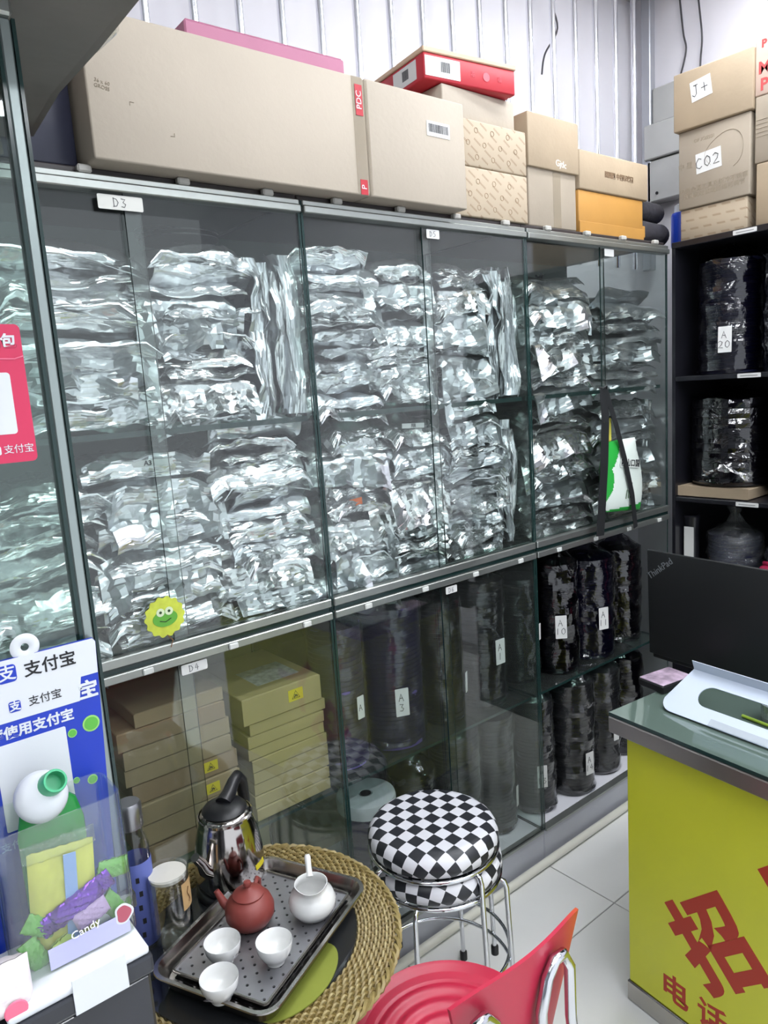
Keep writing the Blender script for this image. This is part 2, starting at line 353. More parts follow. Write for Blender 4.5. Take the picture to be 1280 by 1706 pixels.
# ---------------------------------------------------------------- silver foil bags
def tri(a): a = a - math.floor(a); return 4 * abs(a - 0.5) - 1
def bag_mesh(seed, flapL, phi, cs=1.0, T=0.02, w=0.24, d=0.27):
    rg = random.Random(seed)
    def waves(spec): return [(rg.gauss(PI/2, 0.55), k * rg.uniform(0.7, 1.4), rg.random(), sl * rg.uniform(0.5, 1.2)) for k, sl, m in spec for _ in range(m)]
    wav = waves(((6, 0.16, 2), (12, 0.20, 2), (22, 0.10, 2)))
    wav2 = waves(((9, 0.16, 2), (18, 0.16, 2), (34, 0.07, 1)))
    def C(ws, x, y):
        x, y = x + 0.006 * math.sin(y * 40), y + 0.006 * math.sin(x * 37)
        return sum(a / (4 * k) * tri((x * math.cos(t) + y * math.sin(t)) * k + p) for t, k, p, a in ws)
    nu, nb, nf = 19, 24, 14
    mb = MB(); tops = []; bots = []
    ph1, ph2 = rg.random(), rg.random()
    skew = rg.uniform(-0.25, 0.25)
    for j in range(nb + nf):
        row_t = []; row_b = []
        for i in range(nu):
            ji = rg.uniform(-0.4, 0.4) if 0 < i < nu - 1 else 0; jj = rg.uniform(-0.4, 0.4)
            u = -1 + 2 * (i + ji) / (nu - 1)
            eu = 1 - abs(u) ** 6
            if j >= nf:
                v = (j - nf + (jj if nf < j < nf + nb - 1 else 0)) / (nb - 1)                        # 0 front edge .. 1 rear
                ev = 1 - abs(2 * v - 1) ** 8
                y = -d / 2 + v * d; s = 0.0
            else:
                v = 0; ev = 0; s = flapL * (nf - j - (jj if 0 < j else 0)) / nf * (1 + skew * u); y = -d / 2
            x = u * w / 2 * (1 + 0.035 * tri(y * 9 + ph1) + 0.02 * tri(y * 23 + ph2))
            t = T * 0.5 * max(0.0, eu * ev) ** 0.5 + 0.0007
            if j < nf: t = 0.0007 + 0.0014 * (j / nf)
            c = cs * (C(wav, x, y - s) + rg.uniform(-1, 1) * 0.0005); c2 = cs * (C(wav2, x, y - s) * (0.4 + 0.6 * eu) + rg.uniform(-1, 1) * 0.0004)
            z = T / 2
            if s > 0:
                p = phi * (1 + 0.25 * tri(u * 0.9 + ph1) + 0.15 * tri(u * 2.3 + ph2))
                k = 0.012
                if s < k: a = p * s / k; yy = s * math.cos(a / 2); zz = s * math.sin(a / 2)
                else: yy = k * math.cos(p / 2) + (s - k) * math.cos(p); zz = k * math.sin(p / 2) + (s - k) * math.sin(p)
                y = y - yy + c * 0.9 * math.sin(p); z = z + zz + c * math.cos(p) * 1.2
                nrm = (0, math.sin(p), math.cos(p))
            else:
                z = z + c * 0.8; nrm = (0, 0, 1)
            z += -0.010 * max(0, abs(u) - 0.8) / 0.2 * (1 + tri(y * 7 + ph1))
            row_t.append((x, y + nrm[1] * (t + c2 * 0.5), z + nrm[2] * (t + c2)))
            row_b.append((x, y - nrm[1] * (t - c2 * 0.3), z - nrm[2] * (t - c2 * 0.4)))
        tops.append(row_t); bots.append(row_b)
    n = nb + nf
    vs = [p for r_ in tops for p in r_] + [p for r_ in bots for p in r_]; fs = []
    o = n * nu
    for j in range(n - 1):
        for i in range(nu - 1):
            a = j*nu + i; fs.append((a, a+1, a+nu+1, a+nu)); fs.append((o+a, o+a+nu, o+a+nu+1, o+a+1))
        a = j*nu; fs.append((a, a+nu, o+a+nu, o+a)); a = j*nu + nu - 1; fs.append((a, o+a, o+a+nu, a+nu))
    for i in range(nu - 1):
        fs.append((i, o+i, o+i+1, i+1)); a = (n-1)*nu + i; fs.append((a, a+1, o+a+1, o+a))
    mb.add(vs, fs)
    return mb.mesh('foil_bag', FOIL[seed % 4], 9)
BAGS = []
for k, (fl, ph, cs) in enumerate([(0.03, -1.35, 0.8), (0.05, -1.5, 1.0), (0.022, 0.5, 0.7), (0.065, -1.45, 0.55), (0.03, -0.6, 0.9), (0.045, 1.2, 0.8), (0.02, -1.2, 1.1), (0.095, -1.5, 0.45), (0.035, -1.1, 0.9), (0.028, 0.9, 1.0), (0.018, -0.2, 0.7), (0.045, -1.4, 1.2), (0.03, 0.2, 0.8), (0.025, -1.55, 1.0), (0.08, -1.35, 0.5), (0.055, -1.15, 0.6)]):
    BAGS.append(bag_mesh(100 + k, fl, ph, cs))
def foil_bag(me, loc, rot, scl, label, group):
    o = link('foil_bag', me); o.location = loc; o.rotation_euler = rot; o.scale = scl
    return tag(o, label, 'bag', group)
STK = [ # centre x, width, z0, z1, count, rear shift, words
 (0.455, 0.27, 1.490, 1.845, 15, 'left stack on the upper shelf, left cabinet'),
 (0.715, 0.22, 1.490, 1.845, 17, 'inner stack on the upper shelf, left cabinet'),
 (0.325, 0.23, 1.056, 1.400, 13, 'stack behind the blue payment card, lower bag shelf'),
 (0.575, 0.24, 1.056, 1.435, 17, 'stack above the yellow frog tag, left cabinet'),
 (0.825, 0.22, 1.056, 1.468, 20, 'right stack on the lower bag shelf, left cabinet'),
 (1.075, 0.20, 1.490, 1.865, 17, 'left stack on the upper shelf, middle cabinet'),
 (1.270, 0.19, 1.490, 1.850, 18, 'centre stack on the upper shelf, middle cabinet'),
 (1.475, 0.21, 1.490, 1.850, 17, 'right stack on the upper shelf, middle cabinet'),
 (1.075, 0.20, 1.056, 1.455, 18, 'left stack on the lower bag shelf, middle cabinet'),
 (1.280, 0.20, 1.056, 1.455, 18, 'centre stack on the lower bag shelf, middle cabinet'),
 (1.500, 0.22, 1.056, 1.445, 18, 'right stack on the lower bag shelf, middle cabinet'),
 (1.885, 0.29, 1.490, 1.845, 17, 'left stack on the upper shelf, right cabinet'),
 (2.262, 0.33, 1.490, 1.795, 15, 'right stack on the upper shelf, right cabinet'),
 (1.880, 0.28, 1.056, 1.460, 19, 'left stack on the lower bag shelf, right cabinet'),
 (2.245, 0.33, 1.056, 1.435, 18, 'stack behind the hanging green pouch'),
]
ORD = ['topmost'] + [q + ' from the top' for q in 'second third fourth fifth sixth seventh eighth ninth tenth eleventh twelfth thirteenth fourteenth fifteenth sixteenth seventeenth eighteenth nineteenth twentieth'.split()]
NTH = 'first second third fourth fifth sixth seventh eighth'.split()
topbag = {}
for si, (xc, w, z0, z1, n, words) in enumerate(STK):
    grp = 'silver bags, ' + words
    dz = (z1 - z0) / n; z = z0
    for k in range(n):
        me = BAGS[rnd.choice((0, 0, 2, 2, 4, 4, 6, 6, 8, 8, 9, 10, 10, 12, 12, 13, 13, 1, 11, 3, 5, 7, 14, 15))]
        hz = dz * rnd.uniform(0.85, 1.1)
        up = n - 1 - k
        lab = 'silver bag, ' + ORD[up] + ', ' + words
        sx = w / 0.24 * rnd.uniform(0.96, 1.14)
        yf = 1.472 + rnd.uniform(-0.012, 0.016)
        o = foil_bag(me, (xc + rnd.uniform(-0.012, 0.012), yf + 0.135 * 1.0, z), (rnd.uniform(-0.03, 0.03), rnd.uniform(-0.05, 0.05), rnd.uniform(-0.17, 0.17)), (sx * rnd.choice((1, 1, -1)), 1.0, max(0.85, 1.05 * hz / 0.02)), lab, grp)
        if up == 0: topbag[si] = o
        if up == 0 and si in (3, 9):
            zs = MB().bbox(-0.045, 0.045, -0.152, -0.150, 0.004, 0.016, 0.0006, 1).obj('zip_strip', mat('pale_zip_strip', (196, 198, 198), 0.4), o)
            text('A3' if si == 3 else 'FER', 0.012, INK, zs, FY(0.0, -0.1524, 0.010), bold=0.0003)
        if si == 8 and k == 9:
            st = MB().bbox(-0.026, 0.026, -0.149, -0.1475, -0.002, 0.016, 0.0005, 1).obj('orange_sticker', mat('orange_print', (226, 110, 50), 0.5), o); st['label'] = 'orange printed sticker'
        z += dz
# bags standing on edge
for (xs, x1, z0, z1, n, words) in ((0.850, 0.935, 1.490, 1.855, 6, 'upright bags, left cabinet, upper shelf'), (1.605, 1.680, 1.490, 1.865, 6, 'upright bags, middle cabinet, upper shelf'), (1.632, 1.682, 1.056, 1.45, 4, 'upright bags, middle cabinet, lower bag shelf'), (2.395, 2.43, 1.056, 1.44, 2, 'upright bags beside the hanging green pouch')):
    for k in range(n):
        me = BAGS[(k * 5 + 1) % len(BAGS)]
        hgt = (z1 - z0) * rnd.uniform(0.86, 1.0)
        x = xs + (x1 - xs) * (k + 0.5) / n
        foil_bag(me, (x, 1.605 + rnd.uniform(-0.01, 0.012), z0 + hgt / 2 + 0.004), (0, PI / 2 + rnd.uniform(-0.04, 0.04), rnd.uniform(-0.07, 0.07)), (hgt / 0.24, 0.94, 0.8), NTH[k] + ' from the left of the ' + words.replace('upright bags', 'upright silver bags'), words)
# ---------------------------------------------------------------- reels wrapped in plastic film
def reel_stack(name, label, loc, r, h, seed, core, film=FILM, tagtxt=None, tag_z=0.35, tag_a=None, gather=0.03, group='film-wrapped reels', tagsize=(0.038, 0.078), reel_t=0.0125, lid=None, cat='reel bundle'):
    rg = random.Random(seed)
    t = thing(name, label, cat, loc, 0, group)
    n = max(2, int(h / reel_t)); prof = []
    for k in range(n):
        z = k * h / n; q = r * (0.985 + 0.012 * rg.random()); g = h / n
        prof += [(q - 0.003, z + g * 0.02), (q, z + g * 0.10), (q, z + g * 0.88), (q - 0.003, z + g * 0.96)]
    MB().lathe([(0.0, 0.0)] + prof + [(r * 0.3, h), (r * 0.28, h - 0.004), (0.0, h - 0.004)], 36).obj('reels', core, t, 40)
    wv = [(rg.randint(1, 7), rg.uniform(8, 60), rg.random(), rg.uniform(0.4, 1)) for _ in range(7)]
    def fn(rr, z, a, k):
        c = 1.4 * sum(w_ * tri(m_ * a / (2 * PI) + kz * z + p) for m_, kz, p, w_ in wv)
        return rr + 0.0016 * c * min(1, rr / (0.5 * r)), z + 0.002 * c * (1 if z > h * 0.9 else 0)
    pf = [(r * 0.97, -0.0), (r + 0.004, 0.012)] + [(r + 0.005, h * q / 18) for q in range(1, 18)] + [(r + 0.003, h), (r * 0.86, h + 0.010), (r * 0.6, h + 0.014 + gather * 0.2), (r * 0.3, h + 0.02 + gather * 0.5), (r * 0.16, h + 0.024 + gather), (r * 0.3, h + 0.03 + gather * 1.4)]
    if lid is None:
        MB().lathe(pf, 40, capb=False, capt=False, fn=fn).obj('film_wrap', film, t, 16)
    else:
        lid(t, r, h)
    if tagtxt is not None:
        a = tag_a if tag_a is not None else math.atan2(-loc[1], -loc[0])
        q = r + 0.0115
        M = frame((q * math.cos(a), q * math.sin(a), h * tag_z), (-math.sin(a), math.cos(a), 0), (0.04, 0, 1))
        p = card('paper_tag', tagsize[0], tagsize[1], PAPER, t, M, 0.002, 0.0012)
        if tagtxt: handwriting(tagtxt, tagsize[1] * 0.27, INK, p, Matrix.Translation((0, 0, 0.0012)), 0.0017)
    return t
ZS, ZB = 0.5575, 0.107
CA = lambda deg: R(deg)
reel_stack('wrapped_reels', 'purple reel bundle in glossy film, leftmost behind the middle cabinet glass', (1.045, 1.560, ZS), 0.072, 0.385, 1, PURPLE, tagtxt=['A'], tag_z=0.44, tag_a=CA(-82), tagsize=(0.024, 0.062))
reel_stack('wrapped_reels', 'thick dark reel bundle with a tag reading A 3', (1.225, 1.560, ZS), 0.092, 0.400, 2, mat('dark_purple_plastic', (84, 70, 128), 0.35, var=0.2), tagtxt=['A', '3'], tag_z=0.36, tag_a=CA(-112))
reel_stack('wrapped_reels', 'black reel bundle under the D6 tag', (1.415, 1.560, ZS), 0.070, 0.370, 3, COAL, tagtxt=[], tag_z=0.30, tag_a=CA(-60), tagsize=(0.018, 0.062))
reel_stack('wrapped_reels', 'black reel bundle with a tag reading A 1 and blue-lit film top', (1.585, 1.555, ZS), 0.078, 0.390, 4, COAL, tagtxt=['A', '1'], tag_z=0.45, tag_a=CA(-92))
reel_stack('wrapped_reels', 'black reel bundle with a narrow blank tag left of the A 10 bundle', (1.795, 1.580, ZS), 0.066, 0.350, 5, COAL, tagtxt=[], tag_z=0.48, tag_a=CA(-75), tagsize=(0.014, 0.055))
reel_stack('wrapped_reels', 'black reel bundle with a tag reading A 10', (1.945, 1.545, ZS), 0.074, 0.375, 6, COAL, tagtxt=['A', '10'], tag_z=0.45, tag_a=CA(-128), gather=0.06)
reel_stack('wrapped_reels', 'wide black reel bundle with a tag reading A 11 beside the laptop', (2.140, 1.560, ZS), 0.095, 0.355, 7, NAVY, tagtxt=['A', '11'], tag_z=0.42, tag_a=CA(-110), gather=0.05)
reel_stack('wrapped_reels', 'black reel bundle at the far right end of the lower cabinet row', (2.345, 1.570, ZS), 0.085, 0.350, 8, COAL, gather=0.05)
def white_lid(t, r, h):
    MB().lathe([(r + 0.004, h - 0.03), (r + 0.006, h - 0.004), (r + 0.003, h + 0.006), (r * 0.8, h + 0.008), (r * 0.25, h + 0.006), (r * 0.22, h - 0.002), (0, h - 0.002)], 40).obj('white_lid', mat('milky_white_plastic', (206, 210, 214), 0.35), t, 40)
    MB().lathe([(r * 0.97, 0.0), (r + 0.003, 0.01), (r + 0.003, h - 0.03)], 32, capb=False, capt=False).obj('film_wrap', FILM, t, 40)
    MB().lathe([(r * 0.2, h + 0.0065), (0, h + 0.0068)], 16).obj('hub_hole', BLACKP, t)
reel_stack('wrapped_reels', 'purple reel bundle with a milky white lid beside the checked stools', (1.100, 1.545, ZB), 0.078, 0.325, 9, PURPLE, lid=white_lid)
reel_stack('wrapped_reels', 'dark reel bundle with shiny crumpled film top right of the white lid', (1.285, 1.570, ZB), 0.072, 0.330, 10, COAL, gather=0.05)
reel_stack('wrapped_reels', 'grey film-wrapped reel bundle directly behind the checked stools', (1.455, 1.560, ZB), 0.080, 0.395, 11, mat('grey_reel_plastic', (38, 39, 44), 0.4, var=0.2), film=FILMG)
reel_stack('wrapped_reels', 'grey film-wrapped reel bundle with a slim tag low down', (1.620, 1.560, ZB), 0.074, 0.390, 12, mat('grey_reel_plastic', (38, 39, 44), 0.4), film=FILMG, tagtxt=[], tag_z=0.30, tag_a=CA(-70), tagsize=(0.016, 0.07))
reel_stack('wrapped_reels', 'slim grey bundle tagged A 13 by the cabinet divider', (1.800, 1.535, ZB), 0.066, 0.395, 13, mat('grey_reel_plastic', (38, 39, 44), 0.4), film=FILMG, tagtxt=['A', '13'], tag_z=0.36, tag_a=CA(-120), tagsize=(0.034, 0.076))
reel_stack('wrapped_reels', 'grey film bundle tagged A 14 on the white cabinet floor', (1.985, 1.525, ZB), 0.080, 0.400, 14, COAL, film=FILMG, tagtxt=['A', '14'], tag_z=0.30, tag_a=CA(-98), tagsize=(0.036, 0.080))
reel_stack('wrapped_reels', 'dark reel bundle with a blank tag, touching the yellow desk in view', (2.165, 1.535, ZB), 0.075, 0.390, 15, COAL, film=FILMG, tagtxt=[], tag_z=0.42, tag_a=CA(-98), tagsize=(0.026, 0.06))
reel_stack('wrapped_reels', 'dark reel bundle at the bottom right end behind the yellow desk', (2.345, 1.560, ZB), 0.080, 0.380, 16, COAL)
reel_stack('wrapped_reels', 'navy reel bundle behind the silver bags, upper shelf, right cabinet', (2.20, 1.770, 1.4915), 0.060, 0.355, 17, mat('blue_reel_plastic', (52, 66, 120), 0.35, var=0.2), gather=0.02)
g2 = 'film-wrapped reels in the black cabinet'
reel_stack('wrapped_reels', 'tall black reel bundle with a tag reading A 20', (2.585, 1.262, 1.5145), 0.100, 0.375, 21, NAVY, tagtxt=['A', '20'], tag_z=0.30, tag_a=CA(-163), tagsize=(0.042, 0.085), group=g2)
reel_stack('wrapped_reels', 'black reel bundle with a tag reading A27 at the right picture edge', (2.575, 1.035, 1.5145), 0.100, 0.385, 22, COAL, tagtxt=['A27'], tag_z=0.33, tag_a=CA(-178), tagsize=(0.045, 0.060), group=g2)
wide = reel_stack('wrapped_reels', 'very wide black reel bundle lying on the shallow cardboard tray', (2.620, 1.262, 1.129), 0.138, 0.300, 23, COAL, gather=0.008, group=g2, reel_t=0.03)
mb = MB()
def flapf(u, v): return (-0.150 - 0.012 * tri(u * 2.3 + v) - 0.01 * v, 0.03 - 0.16 * u, 0.055 + (0.03 - 0.055 * abs(2 * u - 0.9)) * v + 0.006 * tri(u * 5 + v * 2))
mb.grid(flapf, 14, 8); mb.obj('loose_film_flap', FOIL[2], wide, 30)
reel_stack('wrapped_reels', 'black reel bundle right of the wide bundle, middle shelf of the black cabinet', (2.585, 1.010, 1.0895), 0.095, 0.360, 24, COAL, tagtxt=['A'], tag_z=0.45, tag_a=CA(-175), tagsize=(0.04, 0.07), group=g2)
reel_stack('wrapped_reels', 'navy reel bundle under clear film, lower shelf of the black cabinet', (2.600, 1.245, 0.6175), 0.090, 0.330, 25, NAVY, film=CELLO, gather=0.045, group=g2)
reel_stack('wrapped_reels', 'black reel bundle with a shiny silvery film top above the laptop', (2.590, 1.035, 0.6175), 0.085, 0.300, 26, COAL, gather=0.04, group=g2)
# small black bottle-shaped roll with a white tag
t = thing('wrapped_roll', 'slim black wrapped roll with a long white tag above the laptop', 'roll', (2.530, 1.372, 0.6175))
MB().lathe([(0, 0), (0.026, 0.0), (0.027, 0.29), (0.024, 0.33), (0.030, 0.39), (0.026, 0.395), (0, 0.38)], 20).obj('roll', BLACKB, t, 40)
card('paper_tag', 0.036, 0.13, PAPER, t, frame((-0.029, -0.006, 0.29), (0.05, -1, 0), (0.0, -0.10, 1)), 0.002)
t = thing('red_pouch', 'small dark red pouch on the lower shelf at the right picture edge', 'pouch', (2.485, 1.055, 0.6175))
MB().bbox(-0.02, 0.02, -0.05, 0.05, 0, 0.255, 0.015, 3).obj('pouch', mat('crimson_plastic', (150, 32, 66), 0.4), t, 50)
MB().bbox(-0.006, 0.006, -0.04, 0.04, 0.255, 0.268, 0.002, 1).obj('seal', mat('crimson_plastic', (150, 32, 66), 0.4), t, 50)
# shallow cardboard tray
t = thing('cardboard_tray', 'shallow kraft cardboard tray under the wide black bundle', 'tray', (2.62, 1.272, 1.0895))
MB().bbox(-0.145, 0.145, -0.128, 0.128, 0, 0.036, 0.002, 1).obj('tray_body', KRAFT, t)
MB().box(-0.1475, -0.1455, -0.131, 0.131, 0.002, 0.0375).obj('front_flap', KRAFT, t)

# ---------------------------------------------------------------- flat boxes in the lower left cabinet
def esd(parent, M, s=1.0):
    p = card('warning_sticker', 0.034 * s, 0.024 * s, YELLOWST, parent, M, 0.001, 0.0006)
    q = 0.009 * s
    mb = MB()
    mb.tube([(-q, -q*0.8, 0.0009), (0, q*0.9, 0.0009), (q, -q*0.8, 0.0009)], 0.0008 * s, 4, closed=True)
    mb.tube([(-q*0.5, -q*0.6, 0.0009), (q*0.1, 0, 0.0009), (q*0.25, -q*0.5, 0.0009)], 0.0014 * s, 4)
    mb.tube([(-q*0.5, q*0.1, 0.0009), (q*0.5, -q*0.3, 0.0009)], 0.0007 * s, 4)
    mb.obj('hand_symbol', INK, p)
def flat_box(label, x0, x1, y0, y1, z0, z1, m, rz, grp, notch=True, sticker=None, lidprint=False):
    cx, cy = (x0+x1)/2, (y0+y1)/2
    t = thing('flat_box', label, 'box', (cx, cy, z0), rz, grp)
    w, d, h = (x1-x0)/2, (y1-y0)/2, z1 - z0 - 0.0008
    MB().bbox(-w, w, -d, d, 0, h, 0.0018, 1).obj('body', m, t)
    MB().bbox(-w-0.0015, w+0.0015, -d-0.0022, -d-0.0002, h*0.04, h*0.98, 0.0008, 1).obj('front_flap', m, t)
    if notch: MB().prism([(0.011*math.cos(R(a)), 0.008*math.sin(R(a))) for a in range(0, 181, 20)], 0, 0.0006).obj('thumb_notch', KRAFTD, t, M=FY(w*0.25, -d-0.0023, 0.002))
    if sticker: esd(t, FY(sticker[0], -d-0.0023, h*sticker[1]), sticker[2])
    if lidprint: card('printed_label', w*1.1, d*0.8, mat('greyish_print', (168, 172, 170), 0.5, var=0.4, vscale=60), t, Matrix.Translation((w*0.2, -d*0.25, h)), 0.003, 0.0006)
    return t
zz = 0.5565
hs = [0.058, 0.050, 0.046, 0.046, 0.040, 0.042, 0.042, 0.032]
for k, hgt in enumerate(hs):
    j = rnd.uniform(-0.006, 0.006)
    st = {3: (0.055, 0.55, 1.0), 2: (0.052, 0.5, 1.0)}.get(k)
    lab = ['bottom kraft box of the left stack in the lower left cabinet', 'second kraft box from the bottom of the left stack', 'kraft box with the lower of two stacked yellow warning stickers', 'kraft box with the upper of two stacked yellow warning stickers', 'fifth kraft box from the bottom of the left stack', 'third kraft box from the top of the left stack', 'second kraft box from the top of the left stack', 'top kraft box of the left stack under the D4 tag'][k]
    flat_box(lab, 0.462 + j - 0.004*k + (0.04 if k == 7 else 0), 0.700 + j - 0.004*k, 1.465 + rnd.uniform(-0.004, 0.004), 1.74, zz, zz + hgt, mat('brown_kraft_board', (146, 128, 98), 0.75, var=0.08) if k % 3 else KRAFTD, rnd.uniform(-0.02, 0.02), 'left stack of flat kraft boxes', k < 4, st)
    zz += hgt
zz = 0.5565
for k in range(9):
    top = k == 8; hgt = 0.066 if top else 0.0302
    j = rnd.uniform(-0.004, 0.004)
    flat_box('thick kraft box with a yellow warning sticker on top of the thin box stack' if top else ('bottom thin kraft box of the right stack' if k == 0 else ('uppermost thin kraft box, right under the thick stickered box' if k == 7 else NTH[k] + ' thin kraft box from the bottom of the right stack')),
             0.727 + j - (0.014 if top else 0), 0.934 + j - (0.008 if top else 0), 1.465 + (-0.006 if top else rnd.uniform(-0.003, 0.003)), 1.73, zz, zz + hgt, mat('yellowish_kraft_board', (158, 144, 100), 0.7, var=0.08), rnd.uniform(-0.012, 0.012), 'right stack of thin kraft boxes', False, (0.035, 0.55, 1.2) if top else None, top)
    zz += hgt
# black reels lying on the bags in the left cabinet
for x, y, z, r, lab in ((0.735, 1.575, 1.884, 0.085, 'black empty reel lying on top of the inner silver stack'), (0.700, 1.60, 1.8985, 0.050, 'small black reel lying on the larger black reel, inner silver stack')):
    t = thing('empty_reel', lab, 'reel', (x, y, z), 0.3)
    MB().lathe([(0.012, 0), (r, 0), (r, 0.0025), (0.02, 0.0025), (0.02, 0.010), (r, 0.010), (r, 0.0125), (0.012, 0.0125)], 36).obj('flanges', BLACKP, t, 40)
    MB().lathe([(0.006, -0.001), (0.0118, -0.001), (0.0118, 0.0135), (0.006, 0.0135)], 16, capb=False, capt=False).obj('hub', COAL, t, 40)

# ---------------------------------------------------------------- frog tag and hanging pouch on the glass
t = thing('frog_tag', 'round yellow-green scalloped tag with a frog face on the glass', 'tag', (0.543, D - 0.004, 1.071))
MB().prism([((0.041 + 0.0022 * math.cos(14*a)) * math.cos(a), (0.041 + 0.0022 * math.cos(14*a)) * math.sin(a)) for a in [2*PI*k/84 for k in range(84)]], 0, 0.0015).obj('disc', mat('lime_yellow_print', (196, 206, 70), 0.5, var=0.15, vscale=40), t, M=FY(0, 0, 0.043))
MB().prism([(0.026*math.cos(a), 0.017*math.sin(a)) for a in [2*PI*k/28 for k in range(28)]], 0.0015, 0.0025).obj('face', mat('frog_green', (96, 168, 58), 0.5), t, M=FY(0, 0, 0.040))
for sx in (-1, 1):
    e = MB().prism([(0.0085*math.cos(a), 0.0085*math.sin(a)) for a in [2*PI*k/20 for k in range(20)]], 0.0025, 0.0032).obj('eye', mat('pale_green_white', (214, 226, 190), 0.5), t, M=FY(sx*0.009, 0, 0.054))
    MB().prism([(0.003*math.cos(a), 0.003*math.sin(a)) for a in [2*PI*k/12 for k in range(12)]], 0.0032, 0.0036).obj('pupil', mat('dark_green', (40, 70, 30), 0.5), e)
MB().tube([(-0.012, 0.0, 0.003), (0, -0.004, 0.003), (0.012, 0.001, 0.003)], 0.0009, 5).obj('mouth', mat('dark_green', (40, 70, 30), 0.5), t, M=FY(0, 0, 0.037))
MB().tube([(0.0, -0.003, 0.005), (0.01, -0.004, -0.008), (0.004, -0.004, -0.022)], 0.0012, 5).obj('string', mat('brown_string', (120, 84, 50), 0.7), t)

t = thing('hanging_pouch', 'green and white pouch hanging in black straps on the right cabinet glass', 'pouch', (2.09, D - 0.022, 1.04))
GREEN = mat('leaf_green_print', (46, 168, 66), 0.35)
def pouch_pt(u, v):
    x = (u - 0.5) * 0.235 * (0.82 + 0.18 * math.sin(PI * min(1, v * 1.2))) + 0.045 - 0.025 * v
    z = 0.05 + v * 0.235 - 0.02 * (u - 0.3) * (1 - v)
    return x, z
def pouch(front):
    def fn(u, v):
        x, z = pouch_pt(u, v); b = (max(0, 1 - abs(2*u - 1) ** 3) * max(0, 1 - abs(2*v - 1) ** 4)) ** 0.5
        return (x, -0.018 * b - 0.0015 if front else 0.012 * b + 0.0015, z)
    return fn
mb = MB(); mb.grid(pouch(True), 49, 49)
o = len(mb.v); mb.grid(pouch(False), 49, 49)
mi = []
for f in mb.f:
    cx = sum(mb.v[i][0] for i in f) / 4; cz = sum(mb.v[i][2] for i in f) / 4
    edge = -0.030 - 0.9 * (cz - 0.16) ** 2 * 8 if cz < 0.2 else -0.03 + (cz - 0.2) * 0.6
    mi.append(1 if cx < edge or cz < 0.062 else 0)
mb.mi = mi
mb.obj('pouch_body', [mat('pouch_white', (224, 234, 226), 0.35), GREEN], t, 60)
b = MB().bbox(-0.055, 0.055, -0.0006, 0.0006, -0.0135, 0.0135, 0.0003, 1).obj('title_band', mat('title_grey', (214, 220, 214), 0.5), t, M=Matrix.Translation((0.055, -0.0225, 0.205)) @ Matrix.Rotation(R(8), 4, 'Y') @ Matrix.Rotation(0, 4, 'X'))
for k, ch in enumerate('四山口国'): text(ch, 0.026, INK, b, FY(-0.040 + 0.027 * k, -0.001, 0), bold=0.0006)
for k in range(3): MB().tube([(0.03 + 0.012*k, -0.0215, 0.09), (0.036 + 0.014*k, -0.023, 0.12 + 0.01*k)], 0.0015, 5).obj('leaf_print', mat('dark_leaf', (70, 96, 66), 0.5), t)
STRAP = mat('black_webbing', (24, 26, 28), 0.6)
def ribbon(pts, w, name):
    mb = MB()
    for k in range(len(pts) - 1):
        a, b_ = Vector(pts[k]), Vector(pts[k+1]); d_ = (b_ - a).normalized(); s_ = Vector((0, 1, 0)).cross(d_).normalized() * w / 2
        y = Vector((0, 0.001, 0))
        mb.add([a-s_-y, a+s_-y, b_+s_-y, b_-s_-y, a-s_+y, a+s_+y, b_+s_+y, b_-s_+y], [(0,1,2,3),(7,6,5,4),(0,4,5,1),(1,5,6,2),(2,6,7,3),(3,7,4,0)])
    mb.obj(name, STRAP, t)
ribbon([(-0.060, -0.004, 0.455), (-0.080, -0.022, 0.35), (-0.092, -0.024, 0.22), (-0.105, -0.022, 0.09), (-0.112, -0.018, -0.01)], 0.040, 'strap')
ribbon([(-0.052, -0.004, 0.455), (-0.020, -0.020, 0.34), (0.018, -0.027, 0.22), (0.058, -0.027, 0.10), (0.083, -0.022, -0.015)], 0.022, 'strap')
MB().tube([(-0.064, 0.012, 0.458), (-0.064, -0.008, 0.456), (-0.056, -0.012, 0.464), (-0.048, -0.008, 0.456), (-0.048, 0.012, 0.458)], 0.003, 6).obj('hook', BLACKP, t)
MB().bbox(-0.060, -0.022, -0.006, 0.0, 0.285, 0.36, 0.004, 1).obj('yellow_top', mat('pale_yellow_print', (206, 200, 84), 0.45), t)

# ---------------------------------------------------------------- cartons on top of the cabinets
ZT = 1.9725
def carton(label, x0, x1, y0, y1, z0, z1, m, rz=0.0, name='carton', grp=None, cat='carton', tape=None):
    t = thing(name, label, cat, ((x0+x1)/2, (y0+y1)/2, z0), rz, grp)
    w, d, h = (x1-x0)/2, (y1-y0)/2, z1-z0
    MB().bbox(-w, w, -d, d, 0.0, h, 0.004, 2).obj('body', m, t, 50)
    if tape == 'x': MB().box(-w-0.0006, w+0.0006, -0.024, 0.024, -0.0004, h+0.0006).obj('packing_tape', TAPE, t)
    return t, w, d, h
t, w, d, h = carton('big pale carton with a red tape label under the flat pink box', 0.500, 1.118, 1.375, 1.79, ZT, 2.222, KRAFTP)
MB().box(w - 0.034, w - 0.002, -d - 0.0012, -d - 0.0002, 0.004, h - 0.002).obj('packing_tape', TAPE, t)
for zc, hh in ((h * 0.80, 0.032), (h * 0.02 + 0.012, 0.016)):
    p = MB().box(-0.010, 0.010, -hh, hh, 0, 0.0006).obj('red_tape_print', RED, t, M=FY(w - 0.017, -d - 0.0013, zc))
    text('PDC' if hh > 0.02 else 'P', 0.02, WHITE, p, Matrix.Translation((0, 0, 0.0008)) @ Matrix.Rotation(PI / 2, 4, 'Z'))
